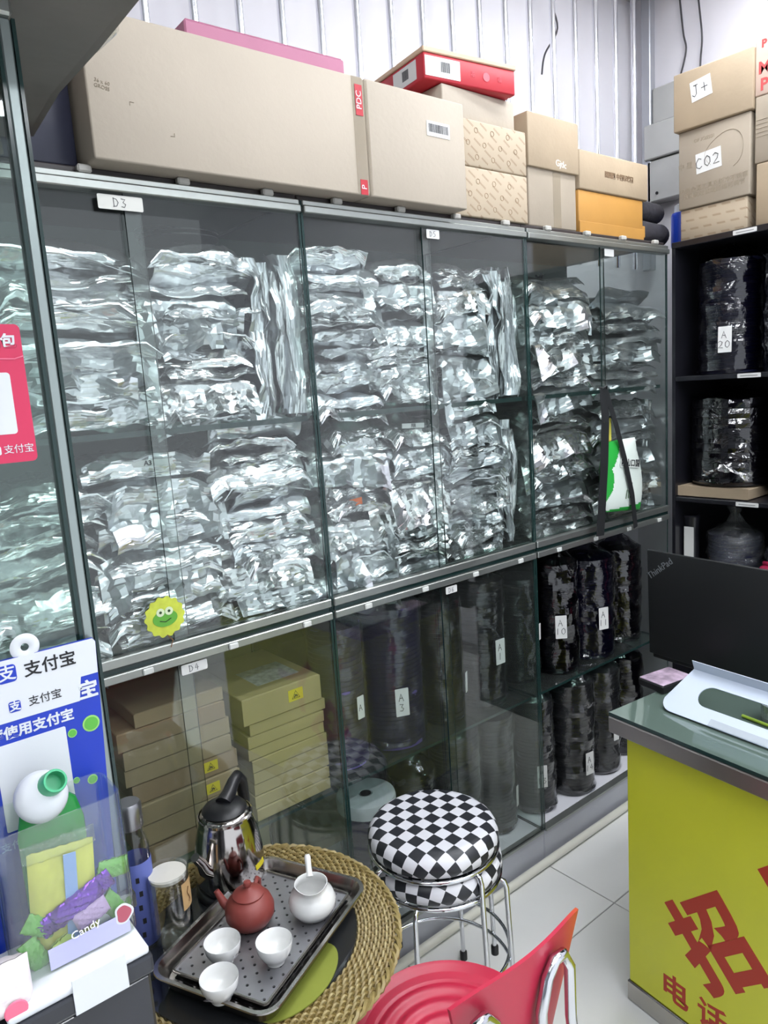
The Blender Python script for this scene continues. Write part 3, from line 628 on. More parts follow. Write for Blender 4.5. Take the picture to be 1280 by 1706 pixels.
for dx, dz, s_ in ((-w + 0.075, h * 0.42, 1), (-w + 0.155, h * 0.23, -1)):
    MB().tube([(0, -0.006 * s_, 0), (0, 0, 0), (0.008 * s_, 0, 0)], 0.0006, 4).obj('corner_mark', mat('faded_ink', (130, 118, 100), 0.7), t, M=FY(dx, -d - 0.0004, dz))
text('36 x 60\nGROSS', 0.009, mat('faded_ink', (130, 118, 100), 0.7), t, FY(-w + 0.028, -d - 0.0004, h * 0.50), ang=-8)
t, w, d, h = carton('smaller pale carton with a barcode label next to the big carton', 1.121, 1.432, 1.375, 1.72, ZT, 2.222, KRAFTP)
p = card('barcode_label', 0.076, 0.034, PAPER, t, FY(w * 0.42, -d - 0.0004, h * 0.70), 0.001, 0.0008)
mb = MB(); xx = -0.032; rg = random.Random(3)
while xx < 0.03:
    bw = rg.choice((0.0008, 0.0014, 0.002)); mb.box(xx, xx + bw, -0.008, 0.011, 0.0008, 0.0011); xx += bw + rg.choice((0.0008, 0.0014))
mb.obj('barcode_bars', INK, p)
MB().box(-w + 0.001, -w + 0.006, -d - 0.0012, -d - 0.0002, 0.004, h - 0.004).obj('tape_edge', TAPE, t)
# pink lid on the big carton
t = thing('pink_box', 'flat pink cardboard box lying on the big carton', 'box', (0.895, 1.525, 2.2235), R(-1))
mb = MB(); mb.bbox(-0.185, 0.185, -0.135, 0.135, 0.0, 0.030, 0.003, 1); mb.obj('box_shell', mat('pink_paper', (168, 104, 130), 0.55, var=0.05), t)
MB().bbox(-0.181, 0.181, -0.131, 0.131, 0.030, 0.033, 0.001, 1).obj('top_sheet', mat('pink_paper', (216, 130, 168), 0.55), t)
# patterned cartons
def pattern_mat():
    m = bpy.data.materials.new('kraft_board_with_diagonal_print'); m.use_nodes = True; nt = m.node_tree; N = nt.nodes; L = nt.links; b = N['Principled BSDF']
    b.inputs['Roughness'].default_value = 0.7
    tc = N.new('ShaderNodeTexCoord'); mp = N.new('ShaderNodeMapping'); mp.inputs['Rotation'].default_value = (0, R(-32), R(0)); L.new(tc.outputs['Object'], mp.inputs[0])
    sx = N.new('ShaderNodeSeparateXYZ'); L.new(mp.outputs[0], sx.inputs[0])
    add = N.new('ShaderNodeMath'); add.operation = 'ADD'; L.new(sx.outputs['X'], add.inputs[0]); L.new(sx.outputs['Y'], add.inputs[1])
    def stripe(src, scale, thr):
        a = N.new('ShaderNodeMath'); a.operation = 'MULTIPLY'; a.inputs[1].default_value = scale; L.new(src, a.inputs[0])
        f = N.new('ShaderNodeMath'); f.operation = 'FRACT'; L.new(a.outputs[0], f.inputs[0])
        c = N.new('ShaderNodeMath'); c.operation = 'LESS_THAN'; c.inputs[1].default_value = thr; L.new(f.outputs[0], c.inputs[0]); return c.outputs[0]
    s1 = stripe(sx.outputs['Z'], 42, 0.22); s2 = stripe(add.outputs[0], 22, 0.62); s3 = stripe(add.outputs[0], 260, 0.6)
    m1 = N.new('ShaderNodeMath'); m1.operation = 'MULTIPLY'; L.new(s1, m1.inputs[0]); L.new(s2, m1.inputs[1])
    m2 = N.new('ShaderNodeMath'); m2.operation = 'MULTIPLY'; L.new(m1.outputs[0], m2.inputs[0]); L.new(s3, m2.inputs[1])
    mx = N.new('ShaderNodeMix'); mx.data_type = 'RGBA'; mx.inputs['A'].default_value = srgb(176, 160, 138); mx.inputs['B'].default_value = srgb(140, 118, 94); L.new(m2.outputs[0], mx.inputs['Factor'])
    L.new(mx.outputs['Result'], b.inputs['Base Color']); return m
PATT = pattern_mat()
def ring_print(t, pts, M0):
    me = MB().tube([(0.0065*math.cos(2*PI*k/14), 0.0065*math.sin(2*PI*k/14), 0) for k in range(14)], 0.0008, 4, closed=True).mesh('ring_print', mat('brown_print', (150, 124, 96), 0.7))
    for x, z in pts: link('ring_print', me, t, M0(x, z))
t, w, d, h = carton('lower kraft carton with diagonal brown print', 1.436, 1.728, 1.425, 1.70, ZT, 2.098, PATT)
ring_print(t, [(-w + 0.03 + 0.062*i + 0.03*(j % 2), 0.025 + 0.033*j) for i in range(4) for j in range(3)], lambda x, z: FY(x, -d-0.0002, z))
t, w, d, h = carton('upper kraft carton with diagonal brown print', 1.436, 1.728, 1.425, 1.70, 2.099, 2.215, PATT)
ring_print(t, [(-w + 0.03 + 0.062*i + 0.03*(j % 2), 0.025 + 0.033*j) for i in range(4) for j in range(3)], lambda x, z: FY(x, -d-0.0002, z))
t, w, d, h = carton('plain kraft carton under the red gift box', 1.425, 1.700, 1.44, 1.71, 2.216, 2.292, KRAFTP)
t = thing('red_gift_box', 'flat red box with a white barcode label on the plain carton', 'box', (1.535, 1.545, 2.2935), R(-7))
MB().bbox(-0.15, 0.15, -0.12, 0.12, 0.0, 0.062, 0.004, 2).obj('body', RED, t, 50)
MB().bbox(-0.153, 0.153, -0.123, 0.123, 0.062, 0.074, 0.002, 1).obj('lid', mat('tan_lid_paper', (206, 178, 150), 0.6), t)
p = card('barcode_label', 0.105, 0.046, PAPER, t, FX(-0.1505, -0.035, 0.032), 0.001, 0.0006)
mb = MB(); xx = -0.01
while xx < 0.018:
    bw = rg.choice((0.0008, 0.0014, 0.002)); mb.box(xx, xx + bw, -0.010, 0.014, 0.0006, 0.0009); xx += bw + 0.001
mb.obj('barcode_bars', INK, p)
p2 = card('barcode_label', 0.11, 0.046, PAPER, t, FY(-0.092, -0.1205, 0.031), 0.001, 0.0006)
mb = MB(); xx = -0.006
while xx < 0.022:
    bw = rg.choice((0.0008, 0.0014, 0.002)); mb.box(xx, xx + bw, -0.010, 0.014, 0.0006, 0.0009); xx += bw + 0.001
mb.obj('barcode_bars', INK, p2)
MB().lathe([(0, 0), (0.011, 0), (0.011, 0.0006), (0, 0.0006)], 20).obj('round_emblem', mat('rose_print', (226, 96, 106), 0.5), t, M=FY(0.05, -0.1205, 0.031))
for sx in (0.005, 0.095): text('福', 0.014, mat('rose_print', (226, 96, 106), 0.5), t, FY(sx, -0.1207, 0.03))
# tall carton with deep lid
t, w, d, h = carton('tall kraft carton with a deep overhanging lid', 1.745, 1.965, 1.435, 1.70, ZT, 2.225, KRAFTG)
MB().bbox(-w-0.006, w+0.006, -d-0.008, d+0.006, h*0.63, h*1.20, 0.003, 2).obj('lid', KRAFT, t, 50)
text('Gjtlc', 0.026, mat('chalk_white', (236, 230, 220), 0.6), t, FY(0.03, -d-0.0084, h*0.71), ang=-4)
MB().box(0.0, 0.035, -d-0.001, -d-0.0002, 0.003, h*0.62).obj('packing_tape', TAPE, t)
# carton with printed title on the orange box
t, w, d, h = carton('long orange kraft box at the end of the carton row', 1.985, 2.335, 1.440, 1.70, ZT, 2.098, ORANGE, name='orange_box', cat='box')
MB().bbox(-w-0.001, w+0.001, -d-0.003, -d-0.0003, 0.0, h*0.27, 0.0008, 1).obj('front_flap', ORANGE, t)
MB().bbox(w+0.0004, w+0.03, -d+0.01, d-0.03, 0.012, 0.05, 0.002, 1).obj('side_tab', ORANGE, t)
t, w, d, h = carton('kraft carton with dark lettering on the orange box', 1.985, 2.360, 1.435, 1.71, 2.099, 2.212, KRAFT)
text('回回团 中国环球图', 0.019, mat('brown_lettering', (120, 96, 72), 0.7), t, FY(0.02, -d-0.0004, h*0.48), bold=0.0008, align='CENTER')
# dark wrapped box and the overhanging film-wrapped carton on the left
t, w, d, h = carton('dark navy film-wrapped box left of the big carton', 0.215, 0.492, 1.44, 1.80, ZT, 2.205, mat('dark_navy_film', (40, 42, 58), 0.28, var=0.3, vscale=5, bump=0.25, bscale=9), name='wrapped_box', cat='box')
MB().box(-w*0.2, w*0.1, -d-0.001, -d-0.0002, 0.005, h-0.005).obj('packing_tape', TAPE, t)
t = thing('overhead_carton', 'large film-wrapped grey-brown carton overhanging at the upper left', 'carton', (0.045, 1.02, 1.99))
def bulge(fu, seed):
    bm = bmesh.new(); bmesh.ops.create_cube(bm, size=1); bmesh.ops.bevel(bm, geom=bm.edges[:], offset=0.02, segments=2, affect='EDGES')
    bmesh.ops.subdivide_edges(bm, edges=bm.edges[:], cuts=3, use_grid_fill=True)
    return bm
bm = bulge(None, 1)
for v in bm.verts:
    x, y, z = v.co
    v.co = (x * 0.72 + 0.012 * tri(y * 3.1 + z), y * 0.84 + 0.01 * tri(x * 2.3), (z + 0.5) * 0.40 + (0.010 * tri(x * 2.2 + 0.3) + 0.012 * tri(y * 2.7 + x)) * (1 if z < -0.2 else 0.3) + 0.016)
MB().addbm(bm).obj('body', mat('grey_brown_wrapped_board', (108, 101, 94), 0.42, var=0.12, vscale=4, bump=0.15, bscale=12), t, 50)
MB().tube([(0.352, -0.06, 0.05), (0.37, 0.0, 0.035), (0.362, 0.05, 0.03), (0.35, 0.08, 0.045)], [0.004, 0.008, 0.007, 0.003], 6).obj('loose_film', CELLO, t, 40)
# stack of cartons on the black cabinet
ZR = 1.9655
def rlabel(t, w, y, z, lines, sz, hh, ang=0):
    p = card('paper_label', sz[0], sz[1], PAPER, t, FX(-w - 0.0003, y, z) @ Matrix.Rotation(R(ang), 4, 'Z'), 0.001, 0.0008)
    handwriting(lines, hh, INK, p, Matrix.Translation((0, 0, 0.0008)), 0.0022)
t, w, d, h = carton('kraft carton with diagonal print at the bottom of the corner stack', 2.475, 2.76, 1.160, 1.385, ZR, 2.066, PATT)
t, w, d, h = carton('greyish kraft carton with a label reading C02', 2.468, 2.76, 1.150, 1.388, 2.067, 2.312, KRAFTG)
rlabel(t, w, 0.015, h*0.55, ['C02'], (0.085, 0.062), 0.032, 4)
GP = mat('grey_brown_print', (150, 138, 120), 0.7)
text('户型金属工具及制冷不锈钢\n热风高效玻璃纤维可调节', 0.019, GP, t, FX(-w-0.0004, 0.0, h*0.20), ang=2)
text('中 星', 0.022, GP, t, FX(-w-0.0004, 0.095, h*0.55)); text('OF X25501', 0.015, GP, t, FX(-w-0.0004, 0.03, h*0.84))
MB().tube([(0.07*math.cos(a) * 0.9, 0.055*math.sin(a)*(1 + 0.3*math.cos(a)), 0) for a in [R(q) for q in range(-60, 230, 12)]], 0.0011, 4).obj('product_drawing', GP, t, M=FX(-w-0.0004, -0.035, h*0.62))
t, w, d, h = carton('kraft carton with a scribbled white label on top of the corner stack', 2.455, 2.75, 1.145, 1.402, 2.313, 2.490, KRAFT, R(2))
rlabel(t, w, 0.035, h*0.62, ['J+'], (0.068, 0.062), 0.034, 8)
t, w, d, h = carton('lowest kraft carton at the right picture edge', 2.47, 2.75, 0.84, 1.132, ZR, 2.150, KRAFT)
t, w, d, h = carton('middle kraft carton at the right picture edge', 2.47, 2.75, 0.83, 1.138, 2.151, 2.344, KRAFTG)
mb = MB()
for k in range(5): mb.tube([(0.0, 0.012*k, 0), (0.05, 0.012*k, 0)], 0.001, 4)
mb.obj('faded_lines', GP, t, M=FX(-w-0.0004, d-0.004, h*0.4))
t, w, d, h = carton('cream carton with red letters at the right picture edge', 2.47, 2.75, 0.82, 1.140, 2.345, 2.520, mat('cream_pink_board', (204, 180, 166), 0.65, var=0.03))
text('M\nP', 0.048, mat('red_lettering', (196, 76, 76), 0.6), t, FX(-w-0.0004, d-0.028, h*0.30), bold=0.0012)
text('P', 0.03, mat('red_lettering', (196, 76, 76), 0.6), t, FX(-w-0.0004, d-0.026, h*0.82), bold=0.0012)
# dark rolls and blue can
for k, (y, z, r, lab) in enumerate(((1.50, ZT, 0.040, 'lower rolled black cloth behind the orange box'), (1.515, ZT + 0.081, 0.036, 'upper rolled black cloth behind the orange box'))):
    t = thing('cloth_roll', lab, 'cloth', (2.468, y, z + r), 0.05)
    CL = mat('charcoal_cloth', (48, 46, 52), 0.8, var=0.2, vscale=20, bump=0.3, bscale=50)
    MB().lathe([(0, -0.09), (r*0.7, -0.09), (r*0.97, -0.08), (r, -0.05), (r*0.96, 0.02), (r, 0.07), (r*0.7, 0.09), (0, 0.085)], 22, fn=lambda rr, z_, a, k_: (rr * (1 + 0.04 * tri(3*a/(2*PI) + z_*9)), z_)).xf(Matrix.Rotation(PI/2, 4, 'Y')).obj('rolled_cloth', CL, t, 60)
    MB().tube([(0.091, r*0.55*math.cos(a/2.2)*(1-a/16), r*0.55*math.sin(a/2.2)*(1-a/16)) for a in range(14)], 0.002, 5).obj('roll_edge', CL, t, 60)
t = thing('blue_can', 'blue and white spray can in the cabinet corner', 'can', (2.606, 1.455, ZT))
MB().lathe([(0, 0), (0.034, 0), (0.035, 0.006), (0.035, 0.105), (0.031, 0.115), (0, 0.115)], 28).obj('can_body', mat('cobalt_blue_print', (36, 72, 196), 0.35), t, 40)
MB().lathe([(0, 0.115), (0.024, 0.115), (0.024, 0.140), (0.012, 0.146), (0, 0.146)], 20).obj('cap', WHITE, t, 40)
mb = MB(); mb.grid(lambda u, v: (0.0355*math.cos(R(-120 + 75*u)), 0.0355*math.sin(R(-120 + 75*u)), 0.01 + 0.09*v), 9, 2); mb.obj('white_label', WHITE, t)
# wall boxes and cables
t = thing('wall_switch_box', 'grey metal electrical boxes on the white wall by the carton stack', 'electrical box', (3.02, 1.72, 2.23))
GM = mat('grey_painted_metal', (172, 172, 170), 0.45, var=0.05)
MB().bbox(-0.075, 0.0, -0.075, 0.075, 0.0, 0.16, 0.004, 1).obj('lower_box', GM, t); MB().bbox(-0.085, -0.0, -0.085, 0.085, 0.165, 0.30, 0.004, 1).obj('upper_box', GM, t)
MB().bbox(-0.06, 0.0, -0.06, 0.06, 0.305, 0.44, 0.004, 1).obj('cover_box', GM, t)
MB().lathe([(0, 0), (0.006, 0), (0.006, 0.004), (0, 0.004)], 12).obj('knob', BLACKP, t, M=FX(-0.076, 0.03, 0.03))
CAB_ = mat('dark_cable', (58, 56, 60), 0.5)
for pts, lab in (([(3.01, 1.69, 3.0), (3.005, 1.67, 2.85), (3.008, 1.66, 2.78), (3.01, 1.69, 2.68)], 'black cable dropping from the ceiling to the wall boxes'),
                 ([(3.01, 1.62, 3.02), (3.0, 1.60, 2.9), (3.0, 1.59, 2.8), (3.008, 1.60, 2.72), (3.012, 1.61, 2.55)], 'grey cable hanging beside the carton with the scribbled label'),
                 ([(2.40, 1.845, 2.99), (2.385, 1.84, 2.9), (2.43, 1.84, 2.80), (2.36, 1.845, 2.70), (2.345, 1.85, 2.63)], 'loose dark cable hanging behind the steel bars'),
                 ([(2.985, 1.77, 2.45), (3.0, 1.76, 2.38), (3.005, 1.74, 2.36), (3.01, 1.80, 2.30), (2.99, 1.84, 2.22)], 'short black cable between the wall boxes and the steel post')):
    P = [Vector(p) for p in pts]; Q = []
    for i in range(len(P) - 1):
        p0, p1, p2, p3 = P[max(i-1, 0)], P[i], P[i+1], P[min(i+2, len(P)-1)]
        for q in range(6):
            s_ = q / 6; Q.append(0.5 * ((2*p1) + (p2-p0)*s_ + (2*p0-5*p1+4*p2-p3)*s_*s_ + (-p0+3*p1-3*p2+p3)*s_**3))
    Q.append(P[-1]); tag(MB().tube(Q, 0.0035, 7).obj('cable', CAB_, None, 60), lab, 'cable', 'wall cables')
# ---------------------------------------------------------------- counter with glass screen on the left
GLOSSBLK = mat('dark_gloss_laminate', (44, 46, 52), 0.14, var=0.1)
t = thing('counter', 'dark glossy counter under the clear box and payment cards', 'counter', (0.255, 0.775, 0))
MB().bbox(-0.75, -0.014, 0.03, 0.185, 0.0, 0.875, 0.004, 1).obj('body', GLOSSBLK, t)
MB().bbox(-0.755, -0.010, 0.026, 0.190, 0.875, 0.90, 0.004, 2).obj('counter_top', GLOSSBLK, t)
MB().bbox(-0.0095, 0.016, 0.150, 0.190, 0.878, 0.90, 0.002, 1).obj('screen_foot', GLOSSBLK, t)
t = thing('glass_screen', 'tall glass screen with an upright post at the left picture edge', 'screen', (0.255, 0.942, 0.9005))
pane(MB(), -0.70, -0.004, 0.0, 0.005, 0.0, 1.065).obj('pane', [SCREENG, GEDGE], t)
MB().bbox(-0.002, 0.011, -0.004, 0.012, 0.0, 1.07, 0.002, 1).obj('post', mat('grey_green_post', (150, 160, 158), 0.3, 0.6), t)
for x in (-0.0065, 0.0115): MB().box(x, x + 0.004, -0.005, 0.012, 0.0, 1.07).obj('post_edge', GEDGE, t)
MB().bbox(-0.70, 0.012, -0.012, 0.018, 1.07, 1.088, 0.003, 1).obj('top_rail', ALU, t)
# pink card on the screen
t = thing('pink_card', 'pink payment card stuck on the glass screen', 'card', (0.150, 0.9405, 1.4836))
MB().prism(rrect(0.160, 0.157, 0.006), 0, 0.002).obj('board', PINK, t, M=FY(0, 0, 0.0785))
MB().prism(rrect(0.125, 0.070, 0.004), 0.002, 0.0026).obj('white_panel', WHITE, t, M=FY(0.000, 0, 0.068))
MB().tube([(-0.08, -0.001, 0.122), (0.07, -0.0028, 0.118), (0.08, -0.0028, 0.121)], 0.0008, 4).obj('fold_line', mat('pale_pink', (246, 130, 160), 0.5), t)
text('扫码领红包', 0.017, WHITE, t, FY(0.032, -0.0024, 0.137), bold=0.0006); text('支付宝', 0.011, WHITE, t, FY(0.061, -0.0024, 0.015))
MB().prism(rrect(0.010, 0.010, 0.002), 0.002, 0.0026).obj('logo_square', WHITE, t, M=FY(0.037, 0, 0.015))
# blue payment card
t = thing('payment_card', 'blue and white payment sign board standing on the counter', 'sign', (0.180, 0.9295, 0.901))
BLUE = mat('vivid_blue_print', (18, 54, 180), 0.35)
board = [(-0.09, 0), (0.067, 0), (0.083, 0.352), (0.080, 0.357), (-0.09, 0.357)]
MB().prism(board, 0, 0.004).obj('board', BLUE, t, M=FY(0, 0, 0))
MB().prism([(-0.09, 0.282), (0.055, 0.282), (0.060, 0.312), (0.0808, 0.312), (0.0826, 0.352), (0.0796, 0.3566), (-0.09, 0.3566)], 0.004, 0.0046).obj('white_header', WHITE, t, M=FY(0, 0, 0))
mb = MB(); mb.tube([(0.003 + 0.0105*math.cos(a), 0.366 + 0.0105*math.sin(a), 0.002) for a in [2*PI*k/24 for k in range(24)]], 0.006, 8, closed=True, flat=0.4); mb.obj('hanging_tab', WHITE, t, 60, FY(0, 0, 0))
text('支付宝', 0.0200, INK, t, FY(0.0275, -0.0048, 0.338), bold=0.0003); text('支付宝', 0.0128, INK, t, FY(0.0165, -0.0048, 0.299))
for x, z, q in ((-0.021, 0.340, 0.021), (-0.0175, 0.299, 0.013)):
    p = MB().prism(rrect(q, q, q*0.2), 0.0046, 0.0052).obj('logo_square', BLUE, t, M=FY(x, 0, z))
    text('支', q*0.95, WHITE, p, Matrix.Translation((0, 0, 0.0054)), bold=0.0003)
text('宝', 0.024, WHITE, t, FY(0.0665, -0.0046, 0.292), bold=0.0008)
text('推荐使用支付宝', 0.0160, WHITE, t, FY(-0.010, -0.0043, 0.268), bold=0.0005)
MB().prism(rrect(0.080, 0.108, 0.002), 0.004, 0.0046).obj('white_panel', WHITE, t, M=FY(-0.006, 0, 0.202))
text('打开支付宝扫一扫', 0.0065, INK, t, FY(-0.006, -0.0048, 0.154)); text('支付宝 付款更快', 0.012, mat('pale_blue_print', (150, 180, 240), 0.5), t, FY(-0.012, -0.0043, 0.13))
for x, z, r_ in ((0.0645, 0.249, 0.0105), (0.041, 0.244, 0.0055), (0.057, 0.176, 0.0062), (0.038, 0.182, 0.004)):
    p = MB().prism([(r_*math.cos(a), r_*math.sin(a)) for a in [2*PI*k/22 for k in range(22)]], 0.004, 0.0047).obj('green_dot', mat('pale_leaf_green', (150, 206, 110), 0.5), t, M=FY(x, 0, z))
    MB().prism([(r_*0.8*math.cos(a), r_*0.8*math.sin(a)) for a in [2*PI*k/22 for k in range(22)]], 0.0047, 0.0051).obj('dot_centre', mat('mid_leaf_green', (92, 176, 66), 0.5), p)
# clear box on a white base with its contents
t = thing('clear_box', 'clear acrylic box on a white base holding sweets', 'box', (0.180, 0.845, 0.9005))
MB().bbox(-0.092, 0.062, -0.042, 0.072, 0.0, 0.010, 0.003, 2).obj('white_base', WHITE, t, 50)
def shell(w, d_, r_, z0, z1, th):
    mb = MB(); po = rrect(w, d_, r_, 5); pi_ = rrect(w - 2*th, d_ - 2*th, max(r_ - th, 0.001), 5); n = len(po)
    vs = [(x, y, z0) for x, y in po] + [(x, y, z1) for x, y in po] + [(x, y, z0) for x, y in pi_] + [(x, y, z1) for x, y in pi_]
    fs = []
    for i in range(n):
        j = (i+1) % n; fs += [(i, j, n+j, n+i), (2*n+j, 2*n+i, 3*n+i, 3*n+j), (n+i, n+j, 3*n+j, 3*n+i)]
    mb.add(vs, fs); return mb
shell(0.140, 0.075, 0.014, 0.011, 0.190, 0.0025).obj('clear_walls', ACRYL, t, 50, Matrix.Translation((-0.005, 0.032, 0)))
MB().bbox(-0.030, 0.030, -0.001, 0.001, -0.022, 0.022, 0.0005, 1).obj('white_card', WHITE, t, M=Matrix.Translation((0.003, -0.0460, -0.002)))
lb = MB().box(-0.046, 0.046, -0.0006, 0.0, 0.0, 0.026).obj('front_label', mat('lavender_label', (186, 186, 226), 0.5), t, M=Matrix.Translation((0.008, -0.0062, 0.014)))
text('Candy', 0.013, mat('white_script', (246, 246, 252), 0.5), t, FY(0.004, -0.0072, 0.044), ang=6)
MB().prism([(0.011*math.cos(a)*(1 + 0.15*math.cos(3*a)), 0.013*math.sin(a)) for a in [2*PI*k/24 for k in range(24)]], 0, 0.0008).obj('berry_sticker', WHITE, t, M=FY(0.048, -0.0062, 0.040))
MB().prism([(0.0085*math.cos(a)*(1 + 0.15*math.cos(3*a)), 0.0105*math.sin(a)) for a in [2*PI*k/24 for k in range(24)]], 0.0008, 0.0012).obj('berry_print', mat('dusty_berry_red', (176, 84, 100), 0.5), t, M=FY(0.048, -0.0062, 0.040))
def pillow(w, h_, th, seed, n=13, twist=False):
    rg_ = random.Random(seed); a1, a2 = rg_.random(), rg_.random()
    mb = MB()
    for sgn in (-1, 1):
        def fn(u, v):
            e = (max(0, 1 - abs(2*u-1) ** 4) * max(0, 1 - abs(2*v-1) ** 4)) ** 0.5
            k = 1.0 if not twist else (0.35 + 0.65 * min(1, (1 - abs(2*u-1)) * 2.6) if abs(2*u-1) > 0.62 and abs(2*u-1) < 0.9 else 1.0)
            return ((u-0.5)*w, sgn * (th/2*e + 0.0006) + 0.0018*tri(u*4+v*3+a1)*e, (v-0.5)*h_*k + 0.001*tri(u*5+a2))
        o_ = len(mb.f); mb.grid(fn, n, n)
        if sgn > 0: mb.f[o_:] = [f[::-1] for f in mb.f[o_:]]
    return mb
def packet(name, label, cat, loc, rot, mb, m, grp=None):
    o = mb.obj(name, m, None, 45); o.location = loc; o.rotation_euler = rot; return tag(o, label, cat, grp)
t = thing('yellow_packet', 'yellow packet with a pale blue stripe inside the clear box', 'packet', (0.172, 0.868, 0.912), R(-6))
pillow(0.072, 0.125, 0.014, 3).obj('packet_body', mat('yellow_print', (214, 212, 96), 0.45, var=0.1, vscale=30), t, 45, Matrix.Translation((0, 0, 0.066)) @ Matrix.Rotation(R(4), 4, 'Y'))
MB().bbox(-0.007, 0.007, -0.0012, 0.0, -0.055, 0.055, 0.0004, 1).obj('blue_stripe', mat('pale_blue_print', (150, 180, 240), 0.5), t, M=Matrix.Translation((0.008, -0.0088, 0.066)) @ Matrix.Rotation(R(4), 4, 'Y'))
pillow(0.080, 0.022, 0.016, 4).obj('clear_crimp', CELLO, t, 45, Matrix.Translation((0.003, 0, 0.130)))
t = thing('purple_sweet', 'purple foil wrapped sweet at the front of the clear box', 'sweet', (0.187, 0.857, 0.957), R(-4))
pillow(0.062, 0.026, 0.012, 6, 17).obj('wrapper', mat('purple_foil', (120, 60, 190), 0.18, 0.7, bump=0.4, bscale=60, bkind='voronoi'), t, 45, Matrix.Rotation(R(-22), 4, 'Y') @ Matrix.Translation((0, 0, 0.012)))
for sx in (-1, 1): pillow(0.016, 0.024, 0.004, 8, 9).obj('twist_end', mat('purple_foil', (120, 60, 190), 0.18, 0.7), t, 45, Matrix.Rotation(R(-22), 4, 'Y') @ Matrix.Translation((sx*0.037, 0, 0.012)))
packet('lilac_sweet', 'small lilac wrapped sweet below the purple one', 'sweet', (0.196, 0.853, 0.9505), (0, R(-16), 0), pillow(0.040, 0.024, 0.011, 9), mat('lilac_wrapper', (204, 170, 222), 0.35))
GRS = mat('green_sweet_wrapper', (112, 178, 84), 0.35, bump=0.3, bscale=50)
for k, (x, y, z, a, lab) in enumerate(((0.132, 0.862, 0.927, 70, 'green wrapped sweet at the bottom left of the clear box'), (0.143, 0.866, 0.955, 40, 'green wrapped sweet above the bottom left one in the clear box'), (0.230, 0.868, 0.985, 20, 'green wrapped sweet at the right wall of the clear box'), (0.226, 0.872, 0.935, 60, 'green wrapped sweet at the bottom right of the clear box'), (0.162, 0.855, 0.925, 10, 'pale green sweet beside the lavender label'))):
    packet('green_sweet', lab, 'sweet', (x, y, z), (0, R(a), R(10*k)), pillow(0.042, 0.022, 0.014, 20 + k), GRS if k < 4 else mat('pale_lime_wrapper', (196, 216, 120), 0.4), 'green sweets in the clear box')
# spouted green bottle in the box
t = thing('spout_bottle', 'green bottle with a big white cap and green spout behind the sweets', 'bottle', (0.176, 0.896, 0.9125))
DG = mat('clear_green_plastic', (38, 132, 62), 0.22, coat=0.3)
mb = MB(); mb.lathe([(0, 0), (0.034, 0.0), (0.036, 0.01), (0.036, 0.14), (0.030, 0.168), (0.016, 0.182), (0.014, 0.186), (0, 0.186)], 28)
mb.v = [(x*1.05, y*0.42, z) for x, y, z in mb.v]; mb.obj('bottle_body', DG, t, 45)
ax = Vector((-0.30, -0.80, 0.52)).normalized(); M = Vector((0, 0, 1)).rotation_difference(ax).to_matrix().to_4x4(); M.translation = Vector((-0.008, -0.012, 0.187))
MB().lathe([(0, -0.006), (0.026, -0.006), (0.0295, 0.0), (0.029, 0.006), (0.024, 0.014), (0.014, 0.019), (0, 0.020)], 32).obj('white_cap', WHITE, t, 60, M)
sp = Matrix(M); 
MB().lathe([(0.0145, 0.004), (0.0135, 0.034), (0.0128, 0.036), (0.0105, 0.036), (0.0100, 0.022), (0, 0.022)], 24).obj('spout', mat('mint_green_plastic', (60, 170, 120), 0.35), t, 50, sp @ Matrix.Translation((0.009, 0.006, 0.0)) @ Matrix.Rotation(R(24), 4, (0.2, 1, 0)))
# tissue pouch at the left edge
t = thing('tissue_pack', 'white and pink tissue pack at the left picture edge', 'tissue pack', (0.070, 0.829, 0.9005))
pillow(0.10, 0.055, 0.045, 31, 17).obj('pack', mat('white_soft_film', (236, 226, 228), 0.3, bump=0.2, bscale=30), t, 60, Matrix.Translation((0, 0, 0.030)))
for x, z, q in ((-0.012, 0.043, 0.012), (0.028, 0.014, 0.012)): MB().lathe([(0, 0), (q, 0), (q*0.9, 0.001), (0, 0.0012)], 18).obj('pink_print', mat('soft_pink_print', (236, 110, 140), 0.5), t, M=FY(x, -0.0238, z))

# ---------------------------------------------------------------- rattan table
TX, TY, TZ = 0.502, 1.095, 0.60
t = thing('rattan_table', 'round woven rattan table with a dark glass centre', 'table', (TX, TY, 0))
RAT = [mat('rattan_olive_%d' % i, tuple(int(q*0.86) for q in c), 0.45, var=0.18, vscale=60) for i, c in enumerate([(168, 148, 92), (150, 128, 74), (184, 166, 112)])]
NST = 150
def ring(rad, ph, lvl, amp):
    pts = []
    n = NST * 3
    for k in range(n):
        a = 2*PI*k/n; o_ = amp * math.sin(NST * a / 2 + ph)
        pts.append((rad*math.cos(a), rad*math.sin(a), lvl + o_))
    return pts
for k in range(11):
    MB().tube(ring(0.196 + 0.0062*k, PI*(k % 2), TZ - 0.0052, 0.0036), 0.0029, 5, closed=True, flat=1.0).obj('woven_strand', RAT[k % 3], t, 60)
stake = MB().tube([(0.190, 0, TZ - 0.0052), (0.264, 0, TZ - 0.0052)], 0.0022, 4).mesh('stake', RAT[1])
for k in range(NST): link('stake', stake, t, Matrix.Rotation(2*PI*(k + 0.5)/NST, 4, 'Z'))
mb = MB(); n = 230
for q in range(2): mb.tube([((0.2655 + 0.0045*math.cos(2*PI*k/n*46 + PI*q))*math.cos(2*PI*k/n), (0.2655 + 0.0045*math.cos(2*PI*k/n*46 + PI*q))*math.sin(2*PI*k/n), TZ - 0.006 + 0.0045*math.sin(2*PI*k/n*46 + PI*q)) for k in range(n)], 0.0042, 5, closed=True)
mb.obj('braided_rim', RAT[0], t, 60)
